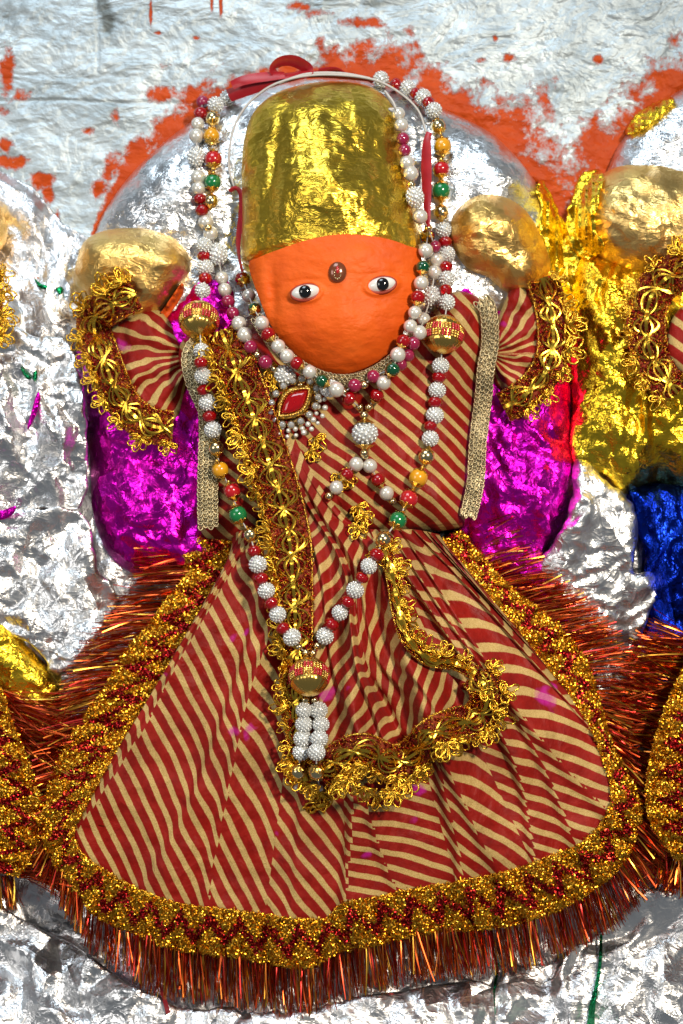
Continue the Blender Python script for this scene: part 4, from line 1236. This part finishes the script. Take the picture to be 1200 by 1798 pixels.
# ------------------------------------------------------------------ the sash
sash = thing('sash', 'striped sash with wide gold lace edging draped down the front of the dress', 'sash', (600, 1300, 0))
Lp = smooth_path([(398, 622), (420, 690), (444, 760), (470, 830), (492, 900), (506, 960), (514, 1040), (518, 1120), (522, 1220), (530, 1300), (548, 1372)], 8)
Rp = smooth_path([(468, 640), (496, 720), (528, 790), (560, 850), (606, 906), (656, 950), (688, 1000), (700, 1070), (728, 1140), (790, 1185), (842, 1256)], 8)
NS, NT = 150, 300
la, _ = resample(Lp, NT); ra, _ = resample(Rp, NT)
uu = np.linspace(0, 1, NS)[:, None]; vv2 = np.linspace(0, 1, NT)[None]
bow = np.sin(uu * math.pi) * np.clip((vv2 - .55) / .45, 0, 1) ** 2 * 34
SX = la[None, :, 0] * (1 - uu) + ra[None, :, 0] * uu
SY = la[None, :, 1] * (1 - uu) + ra[None, :, 1] * uu + bow
hb = height(SX.ravel(), SY.ravel(), 1).reshape(NS, NT)
for _ in range(10):
    hb = np.maximum(hb, (np.roll(hb, 3, 0) + np.roll(hb, -3, 0) + np.roll(hb, 3, 1) + np.roll(hb, -3, 1)) / 4) * .5 + hb * .5
kx = np.ones(9) / 9
for ax in (0, 1):
    hb = np.apply_along_axis(lambda r: np.convolve(np.pad(r, 4, mode='edge'), kx, 'valid'), ax, hb)
SD = hb + 12 + 4 * np.sin(uu * math.pi)
amp = np.clip((vv2 - .25) / .3, 0, 1)
for fc, wd, am in ((.16, .05, 8), (.34, .04, 12), (.52, .035, 18), (.70, .05, 13), (.86, .04, 12)):
    c = fc + .03 * np.sin(vv2 * 7 + fc * 20)
    t = (uu - c) / wd
    SD = SD + am * amp * (np.exp(-np.clip(t, 0, None) ** 2 * .3) * (t > 0) + np.exp(-t ** 2 * 5) * (t <= 0))
SD = SD - 16 * amp * np.exp(-((uu - .60 - .02 * np.sin(vv2 * 6)) / .03) ** 2) + 3 * fbm(SX / 30, SY / 60, 161, 3)
SD = SD + 8 * gauss(SX, SY, 620, 900, 50, 25)
reg(SX, SY, SD)
Fs = grid_faces(NS, NT)
XS2 = SX + (SD - hb) * .6; YS2 = SY - (SD - hb) * .3
ang = np.interp(vv2, [0, .3, .5, 1], [-62, -62, -60, -60]) + 0 * uu
pa_ = -(XS2 - 600) * np.sin(np.radians(-60)) + (YS2 - 1050) * np.cos(np.radians(-60))
pb_ = -(XS2 - 740) * np.sin(np.radians(-80)) + (YS2 - 1200) * np.cos(np.radians(-80))
pa_ = (pa_ + 6 * fbm(SX / 60, SY / 60, 163, 2)) / 22.5; pb_ = (pb_ + 5 * fbm(SX / 60, SY / 60, 165, 2)) / 22.5
fu = (Fs[:, 0] // NT) / NS
right = fu > .60
lp = np.where(right[:, None], pb_.ravel()[Fs], pa_.ravel()[Fs])
uv = np.stack([lp, SY.ravel()[Fs] / 100], -1)
build('cloth', P(SX, SY, SD).reshape(-1, 3), Fs[:, ::-1], M['fabric'], sash, uv=uv[:, ::-1].reshape(-1, 2))
lace([(388, 580), (406, 625), (430, 690), (452, 750), (474, 815), (494, 880), (508, 945), (514, 1010), (518, 1070), (522, 1140), (520, 1210), (524, 1290), (536, 1372)], 78, -1, sash, lift=5, motif_gap=36, motif_scale=.86,
     wprof=([0, .5, .62, .75, 1], [1, 1, .85, .62, .55]), seed=5)
lace([(560, 1362), (600, 1330), (640, 1318), (690, 1338), (728, 1324), (760, 1290), (800, 1272), (840, 1262), (858, 1220), (838, 1184)], 62, -1, sash, lift=16, motif_gap=30, motif_scale=.9, fold=8, seed=6, nm='lace_band')
# twisted right border
lace([(672, 955), (690, 1010), (700, 1070), (716, 1120), (752, 1156), (800, 1164), (836, 1182)], 24, 1, sash, lift=7, motif_gap=34, motif_scale=.75, seed=7, nm='twisted_lace', gold_back=.9)
for x, y, a in ((545, 792, 40), (556, 770, 60), (590, 848, -20), (604, 838, 10), (628, 890, 60), (640, 905, 80), (630, 925, 110), (480, 668, 60), (472, 650, 30), (660, 975, 100), (690, 1005, 20)):
    put_motif(x, y, float(height(x, y, 2)[0]) + 3, math.radians(a), .8, sash)
for x, y, a in ((545, 1378, 100), (566, 1392, 80), (590, 1378, 60), (612, 1368, 110), (556, 1412, 95), (640, 1382, 95), (662, 1400, 70), (690, 1392, 110), (528, 1368, 170), (716, 1370, 70), (856, 1282, 40), (868, 1248, 0), (846, 1210, -20), (740, 1350, 80)):
    put_motif(x, y, float(height(x, y, 3)[0]) + 3, math.radians(a + random.uniform(-20, 20)), random.uniform(.8, 1.1), sash, random.gauss(0, .4))
# ------------------------------------------------------------------ bead shapes
def berry_mesh():
    parts = [lathe([(r * .92, z * .92) for r, z in sphere_prof(9)], 14)]
    sv, sf = lathe(sphere_prof(5), 7)
    n = 78
    for k in range(n):
        z = 1 - 2 * (k + .5) / n; r = math.sqrt(1 - z * z); a = k * 2.399963
        parts.append((sv * .155 + np.array([r * math.cos(a), r * math.sin(a), z]) * .93, sf))
    v, f, _ = merge(parts)
    return mesh_np(v, f, M['berry'])


def faceted(mat, z=.8):
    seg = 9
    pr = [(.02, -z), (.45, -z), (.88, -z * .55), (1, 0), (.88, z * .55), (.45, z), (.02, z)]
    th = np.linspace(0, 2 * math.pi, seg, endpoint=False)
    V = np.concatenate([np.stack([r * np.cos(th + (k % 2) * math.pi / seg), r * np.sin(th + (k % 2) * math.pi / seg), np.full(seg, zz)], -1) for k, (r, zz) in enumerate(pr)])
    q = grid_faces(len(pr), seg, True)[:, ::-1]
    F = np.concatenate([q[:, [0, 1, 2]], q[:, [0, 2, 3]]])
    return mesh_np(V, F, M[mat], False)


def cap_mesh():
    pr = [(.14, 1.36), (.24, 1.28), (.22, 1.14), (.36, 1.0), (.58, .88), (.74, .76), (.84, .72), (.70, .74), (.4, .92)]
    v, f = lathe(pr, 28, lambda th, k: 1 + (0.0, 0, 0, .05, .09, .13, .20, .13, .05)[k] * np.cos(th * 7))
    return mesh_np(v, f, M['gold_metal'])


def big_ball_mesh():
    pr = sphere_prof(27)
    v, f = lathe(pr, 72, lambda th, k: 1 + (0.05 * np.abs(np.cos(th * 10)) if abs(pr[k][1]) > .42 else -.03 + 0 * th))
    return mesh_np(v, f, M['gold_metal'])


def stud_mesh(mat, which):
    parts = []
    sv, sf = lathe(sphere_prof(5), 6)
    for row in range(2):
        for c in range(12):
            if (row + c) % 2 != which: continue
            for a in range(3):
                for b in range(3):
                    z = (-.36 + row * .36 + (b + .5) * .12); th = (c + (a + .5) / 3) * 2 * math.pi / 12
                    r = math.sqrt(1 - z * z)
                    parts.append((sv * .085 + np.array([r * math.cos(th), r * math.sin(th), z]) * .99, sf))
    v, f, _ = merge(parts)
    return mesh_np(v, f, M[mat])


BEAD = {
    'p': ('pearl_bead', sphere_mesh('pearl'), 12.4, (1, 1, 1)), 'w': ('seed_pearl_bead', berry_mesh(), 14.0, (1, 1, .95)), 'W': ('seed_pearl_bead', None, 15.5, (1, 1, 1.18)),
    'r': ('red_crystal_bead', faceted('red_glass', .72), 12.5, (1, 1, 1)), 'k': ('pink_bead', sphere_mesh('pink_glass'), 11.2, (1, 1, 1)),
    'R': ('red_crystal_bead', faceted('red_glass', .8), 12.5, (1, 1, 1)), 'G': ('green_crystal_bead', faceted('green_glass', .8), 12.5, (1, 1, 1)),
    'y': ('yellow_bead', sphere_mesh('yellow_bead'), 15.2, (1, 1, 1)), 'd': ('red_bead', sphere_mesh('red_bead'), 15.2, (1, 1, 1)), 'g': ('green_bead', sphere_mesh('green_bead'), 15.2, (1, 1, 1)),
    'o': ('gold_bead', sphere_mesh('gold_pale'), 12.5, (1, 1, 1)), 's': ('spacer_bead', sphere_mesh('gold_pale', 16, 10), 6.5, (1, 1, 1)), 'b': ('ornate_gold_ball', big_ball_mesh(), 31, (1, 1, 1)),
    't': ('small_pearl_bead', sphere_mesh('pearl', 16, 10), 6.5, (1, 1, 1)),
}
BEAD['W'] = ('seed_pearl_bead', BEAD['w'][1], 15.5, (1, 1, 1.18))
CAP = cap_mesh(); STUD_R = stud_mesh('red_bead', 0); STUD_G = stud_mesh('gold_metal', 1)
BUSY = []


def strand(beads, parent, lift=0.0, string='thread', ext0=None, ext1=None, close=True):
    xy = np.array([(b[0], b[1]) for b in beads], float); n = len(beads)
    rad = np.array([BEAD[b[2]][2] for b in beads])
    h = np.array([max(float(height(x, y, 2)[0]), 0) for x, y in xy]) + rad * .8 + lift
    # a strand spans hollows: relax upwards between its high points
    for _ in range(6):
        mid = h.copy(); mid[1:-1] = (h[:-2] + h[2:]) / 2
        h = np.maximum(h, mid * .55 + h * .45)
    T = np.gradient(xy, axis=0) if n > 2 else np.tile(xy[1] - xy[0], (2, 1))
    dT = np.gradient(h)
    pts = []
    for k, b in enumerate(beads):
        nm, me, r, sc = BEAD[b[2]]
        at = (xy[k, 0], xy[k, 1], h[k])
        tan = (T[k, 0], -dT[k], -T[k, 1])
        r = r * (b[3] if len(b) > 3 else random.uniform(.92, 1.06))
        ob = place(nm, me, at, r, parent, tan, sc)
        if b[2] in 'ydgoRG':
            from mathutils import Vector
            tv = Vector(tan).normalized()
            sides = (1,) if b[2] in 'RG' else (1, -1)
            for sd in sides:
                place('bead_cap', CAP, at, r * (.98 if b[2] not in 'RG' else .95), ob, tuple(tv * sd))
        if b[2] == 'b':
            for me2, nm2 in ((STUD_R, 'red_studs'), (STUD_G, 'gold_studs')):
                st = place(nm2, me2, at, r, ob, tan, (1, 1, 1), roll=.3); st['kind'] = 'stuff'
        pts.append(at)
    path = np.array(([ext0] if ext0 else []) + pts + ([ext1] if ext1 else []), float)
    path, _ = resample(path, max(20, len(path) * 4))
    tube('string', path, 1.3, M[string], parent, 5)
    for k in range(n):      # beads laid later rest on these
        reg(np.array([xy[k, 0]]), np.array([xy[k, 1]]), np.array([h[k] + rad[k] * .3]))
    return pts


pink = thing('necklace', 'inner necklace of pearls, pink beads and seed-pearl ovals, hung close round the face', 'necklace', (590, 681, 200), 'necklaces on the idol')
strand([(356, 179, 'k'), (353, 200, 'r'), (348, 218, 'p'), (346, 239, 'p'), (345, 275, 'W'), (348, 311, 'p'), (349, 331, 'p'), (351, 349, 'r'), (355, 369, 'r'), (362, 390, 'p'), (370, 410, 'p'), (383, 446, 'W'),
        (390, 488, 'p'), (395, 509, 'p'), (401, 529, 'k'), (409, 550, 'k'), (420, 568, 'p'), (430, 588, 'p'), (440, 609, 'k'), (452, 623, 's'), (466, 636, 'k'), (480, 648, 's'), (501, 659, 'W'), (528, 676, 's'),
        (556, 688, 's'), (580, 682, 'W'), (604, 688, 's'), (623, 677, 'k'), (640, 676, 's'), (656, 661, 'k'), (682, 650, 's'), (704, 640, 'k'), (717, 624, 'k'), (726, 603, 'k'), (737, 584, 'p'), (744, 561, 'p'), (758, 520, 'W'),
        (763, 479, 'p'), (767, 457, 'p'), (764, 433, 'k'), (752, 400, 's'), (738, 380, 'p'), (729, 346, 'W'), (723, 324, 's'), (722, 305, 'p'), (715, 286, 'p'), (711, 264, 'k'), (708, 244, 'k'), (705, 220, 'p'), (700, 200, 'p')],
       pink, ext1=(676, 162, 180))

longn = thing('necklace', 'longest necklace of white seed-pearl and red beads ending in studded gold ball tassel', 'necklace', (543, 1188, 200), 'necklaces on the idol')
LEFT = [(400, 172, 'w'), (379, 184, 'w'), (374, 208, 'o'), (372, 239, 'y'), (375, 280, 'd'), (374, 320, 'g'), (371, 353, 'o'), (366, 400, 's'), (359, 431, 'w'), (358, 449, 'r'), (361, 470, 'w'), (361, 489, 'r'), (356, 510, 'w'), (350, 562, 'b'), (354, 616, 'w'),
        (353, 637, 'r'), (357, 660, 'w'), (358, 684, 'r'), (365, 707, 'w'), (368, 731, 'r'), (374, 754, 'w'), (380, 787, 'o'), (387, 825, 'y'), (408, 862, 'd'), (418, 904, 'g'), (440, 939, 'o'), (447, 968, 'r'), (453, 991, 'w'),
        (459, 1016, 'r'), (468, 1037, 'w'), (477, 1059, 'r'), (488, 1079, 'w'), (497, 1103, 'r'), (513, 1119, 'w'), (525, 1136, 's'), (537, 1146, 's')]
RIGHT = [(669, 140, 'w'), (695, 149, 'r'), (716, 155, 'w'), (729, 165, 'r'), (743, 171, 'w'), (752, 181, 'r'), (762, 194, 'w'), (770, 222, 'o'), (777, 257, 'y'), (775, 297, 'd'), (775, 335, 'g'), (775, 373, 'o'), (779, 404, 'w'),
         (782, 425, 'r'), (785, 446, 'w'), (783, 469, 'r'), (785, 490, 'w'), (783, 510, 'r'), (785, 531, 'w'), (779, 587, 'b'), (774, 642, 'w'), (771, 662, 'r'), (768, 685, 'w'), (764, 706, 'r'), (764, 729, 'w'), (756, 748, 'r'),
         (756, 770, 'w'), (749, 801, 'o'), (735, 839, 'y'), (718, 876, 'd'), (699, 914, 'g'), (674, 947, 'o'), (662, 974, 'r'), (648, 994, 'w'), (636, 1014, 'r'), (624, 1036, 'w'), (611, 1057, 'r'), (597, 1076, 'w'), (583, 1096, 'r'),
         (571, 1117, 'w'), (557, 1134, 's'), (550, 1147, 's')]
strand(LEFT, longn, 2)
strand(RIGHT, longn, 2)
strand([(543, 1158, 's'), (543, 1188, 'b')], longn, 2)

def tassel(xs):
    strand([(xs[0], 1229, 's'), (xs[1], 1247, 'w'), (xs[2], 1272, 'w'), (xs[3], 1297, 'w'), (xs[4], 1321, 'w'), (xs[5], 1355, 'o'), (xs[6], 1384, 't')], longn, 2)


tassel((536, 534, 534, 532, 529, 524, 522))
tassel((552, 560, 564, 561, 556, 556, 562))

chok = thing('necklace', 'short choker of pearls with red and green crystals under the chin and central pendant', 'necklace', (640, 760, 200), 'necklaces on the idol')
strand([(426, 490, 'R'), (437, 519, 'p'), (447, 543, 'G'), (460, 567, 'p'), (471, 587, 'R'), (489, 608, 'p'), (504, 625, 'p'), (521, 638, 'R'), (544, 653, 'p'), (566, 669, 'G'), (591, 684, 'p'), (613, 700, 'r'), (632, 715, 's')], chok, 4)
strand([(751, 415, 'R'), (748, 440, 'p'), (743, 469, 'G'), (740, 497, 'p'), (734, 522, 'R'), (729, 549, 'p'), (721, 573, 'p'), (709, 599, 'R'), (699, 623, 'p'), (690, 648, 'G'), (674, 672, 'p'), (662, 694, 'R'), (648, 715, 's')], chok, 4)
hp = float(height(640, 760, 3)[0]) + 18
pend = place('pendant', BEAD['w'][1], (641, 761, hp), 21, chok, (0, 0, 1), (1, 1, .9))
for nm, z, r, dirn in (('pendant_cap', 757, 19, (0, 0, 1)), ('pendant_cap', 766, 20, (0, 0, -1))):
    place(nm, CAP, (641, z, hp), r, pend, dirn)
place('spacer_bead', BEAD['s'][1], (640, 729, hp - 2), 7.5, chok); place('spacer_bead', BEAD['s'][1], (640, 795, hp - 2), 7.5, chok)
strand([(640, 800, 's'), (626, 815, 'p'), (610, 833, 'R'), (591, 856, 'p'), (578, 871, 's')], chok, 1)
strand([(642, 800, 's'), (650, 818, 'p'), (664, 842, 'R'), (679, 866, 'p'), (690, 880, 's')], chok, 1)

# brooch: marquise red stone in a gold rim with clear stones round it and pearl drops
br = thing('brooch', 'red marquise stone brooch with clear stones and pearl drops below the chin', 'brooch', (517, 706, 200))
bh = float(height(517, 706, 6)[0]) + 6
ang = math.radians(-42)
ca, sa = math.cos(ang), math.sin(ang)
rot = lambda u, v_: (517 + u * ca - v_ * sa, 706 + u * sa + v_ * ca)


def marquise(rx, ry, z, mat, nm, flat=False):
    t = np.linspace(0, 2 * math.pi, 28, endpoint=False)
    rows = []
    for f, hgt in ((1.0, 0), (1.0, z * .45), (.72, z * .9), (.4, z), (.02, z)):
        u = np.cos(t) * rx * f; w_ = np.sign(np.sin(t)) * (1 - np.abs(np.cos(t)) ** 1.7) * ry * f
        x = 517 + u * ca - w_ * sa; y = 706 + u * sa + w_ * ca
        rows.append(P(x, y, np.full(28, bh + hgt)))
    return build(nm, np.concatenate(rows), grid_faces(5, 28, True), M[mat], br, smooth=not flat)


marquise(46, 27, 5, 'gold_metal', 'setting')
marquise(33, 17, 13, 'red_glass', 'red_stone', True)
for ry_, rr, nb, nm, mt in ((1.12, 2.6, 46, 'gold_grain', 'gold_metal'),):
    pp = []
    sv, sf = lathe(sphere_prof(6), 8)
    for k in range(nb):
        t = 2 * math.pi * k / nb
        u = math.cos(t) * 36; w_ = math.copysign(1 - abs(math.cos(t)) ** 1.7, math.sin(t)) * 20
        x, y = rot(u, w_)
        pp.append((sv * rr * S + P(x, y, bh + 7), sf))
    v_, f_, _ = merge(pp)
    g = build(nm, v_, f_, M[mt], br); g['kind'] = 'stuff'
for k in range(15):
    t = 2 * math.pi * (k + .5) / 15
    x, y = rot(math.cos(t) * 46, math.copysign(abs(math.sin(t)) ** .9, math.sin(t)) * 34)
    c0 = place('stone_cup', sphere_mesh('gold_pale', 14, 8), (x, y, bh + 3), 1, br, None, (7.2, 7.2, 4), roll=0)
    place('clear_stone', faceted('stone_clear', .7) if k == 0 else STN, (x, y, bh + 6), 6.0, c0)
    if k == 0: STN = bpy.data.objects[[o.name for o in bpy.data.objects if o.name.startswith('clear_stone')][0]].data
for k in range(22):
    t = math.radians(20 + 150 * (k % 11) / 10)
    rr = 50 + 11 * (k // 11) + random.uniform(-2, 2)
    x, y = rot(math.cos(t) * rr * .95 - 4, math.sin(t) * rr * .92)
    place('pearl_drop', sphere_mesh('pearl', 16, 10), (x, y, bh + 1), random.uniform(3.6, 5), br)

# ------------------------------------------------------------------ ribbons and thread
rib = thing('ribbon', 'red satin ribbon tied in a loop above the gold crown', 'ribbon', (520, 125, 90), 'red ribbons')


def ribbon(pts, w, parent, nm, tw0=0.3, tw1=0.6, lift=4, rad=None):
    p, t = resample(smooth_path(pts, 8), 40)
    d = p[:, 2] if p.shape[1] > 2 else blur1(height(p[:, 0], p[:, 1], 3), 3) + lift
    X = np.stack([p[:, 0], p[:, 1], d], -1)
    m_ = 7
    o_ = np.linspace(-.5, .5, m_)
    Tn = np.gradient(X, axis=0); Tn /= np.linalg.norm(Tn, axis=1, keepdims=True)
    side = np.cross(Tn, np.array([0, 0, 1.0])); side /= np.maximum(np.linalg.norm(side, axis=1, keepdims=True), 1e-6); nr = np.cross(side, Tn)
    tw = np.linspace(tw0, tw1, 40)[:, None]
    wv = side * np.cos(tw) + nr * np.sin(tw)
    ww = np.interp(np.linspace(0, 1, 40), np.linspace(0, 1, len(w)), w)
    Q = X[:, None] + wv[:, None] * (o_[None, :, None] * ww[:, None, None]) + nr[:, None] * (1.5 * np.cos(o_ * math.pi))[None, :, None]
    top = P(Q[..., 0], Q[..., 1], Q[..., 2]).reshape(-1, 3)
    return build(nm, top, grid_faces(40, m_), M['ribbon'], parent)


ribbon([(402, 168, 62), (430, 158, 74), (470, 146, 82), (510, 136, 84), (560, 130, 82), (640, 138, 84), (655, 144, 80)], [24, 24, 18, 14, 14, 12, 8], rib, 'band', .2, .5)
ribbon([(486, 132, 86), (480, 122, 92), (490, 110, 97), (508, 106, 98), (526, 111, 96), (542, 124, 91), (520, 133, 89), (490, 134, 87)], [16, 22, 26, 28, 26, 20, 16, 12], rib, 'loop', .8, .6)
ribbon([(500, 132, 92), (455, 136, 94), (425, 142, 92), (408, 150, 86)], [14, 18, 18, 16], rib, 'tail', .5, .2)
ribbon([(560, 124, 84), (590, 122, 86), (610, 132, 84)], [10, 12, 8], rib, 'tail', .6, .9)
rl = thing('ribbon', 'narrow twisted red ribbon hanging beside the crown to the choker\'s left end', 'ribbon', (422, 400, 100), 'red ribbons')
ribbon([(404, 336, 92), (414, 330, 100), (424, 342, 106), (424, 380, 112), (419, 420, 120), (420, 450, 126), (426, 478, 134)], [8, 10, 13, 14, 13, 8, 8], rl, 'strip', .4, 1.0)
rr_ = thing('ribbon', 'straight red ribbon hanging between the bead strands at the crown\'s right', 'ribbon', (750, 300, 100), 'red ribbons')
ribbon([(754, 232, 104), (750, 250, 108), (749, 290, 110), (750, 340, 114), (751, 372, 122), (752, 398, 132)], [10, 18, 20, 18, 14, 8], rr_, 'strip', .25, .45)
th = thing('thread', 'white thread looped over the gold crown holding the necklaces', 'thread', (560, 132, 90))
tube('strand', smooth_path([(412, 330, 86), (402, 290, 86), (408, 235, 86), (426, 195, 86), (455, 165, 90), (490, 145, 96), (540, 133, 96), (600, 132, 96), (660, 141, 92), (705, 165, 88), (735, 195, 88), (748, 232, 96)], 8), 2.2, M['thread'], th, 6)
tube('strand', smooth_path([(490, 146, 95), (540, 130, 95), (600, 129, 95), (650, 138, 92)], 8), 2.6, M['thread'], th, 6)
tube('strand', smooth_path([(676, 160, 110), (690, 178, 120), (694, 190, 126), (684, 192, 128), (700, 200, 132)], 8), 2.2, M['thread'], th, 6)
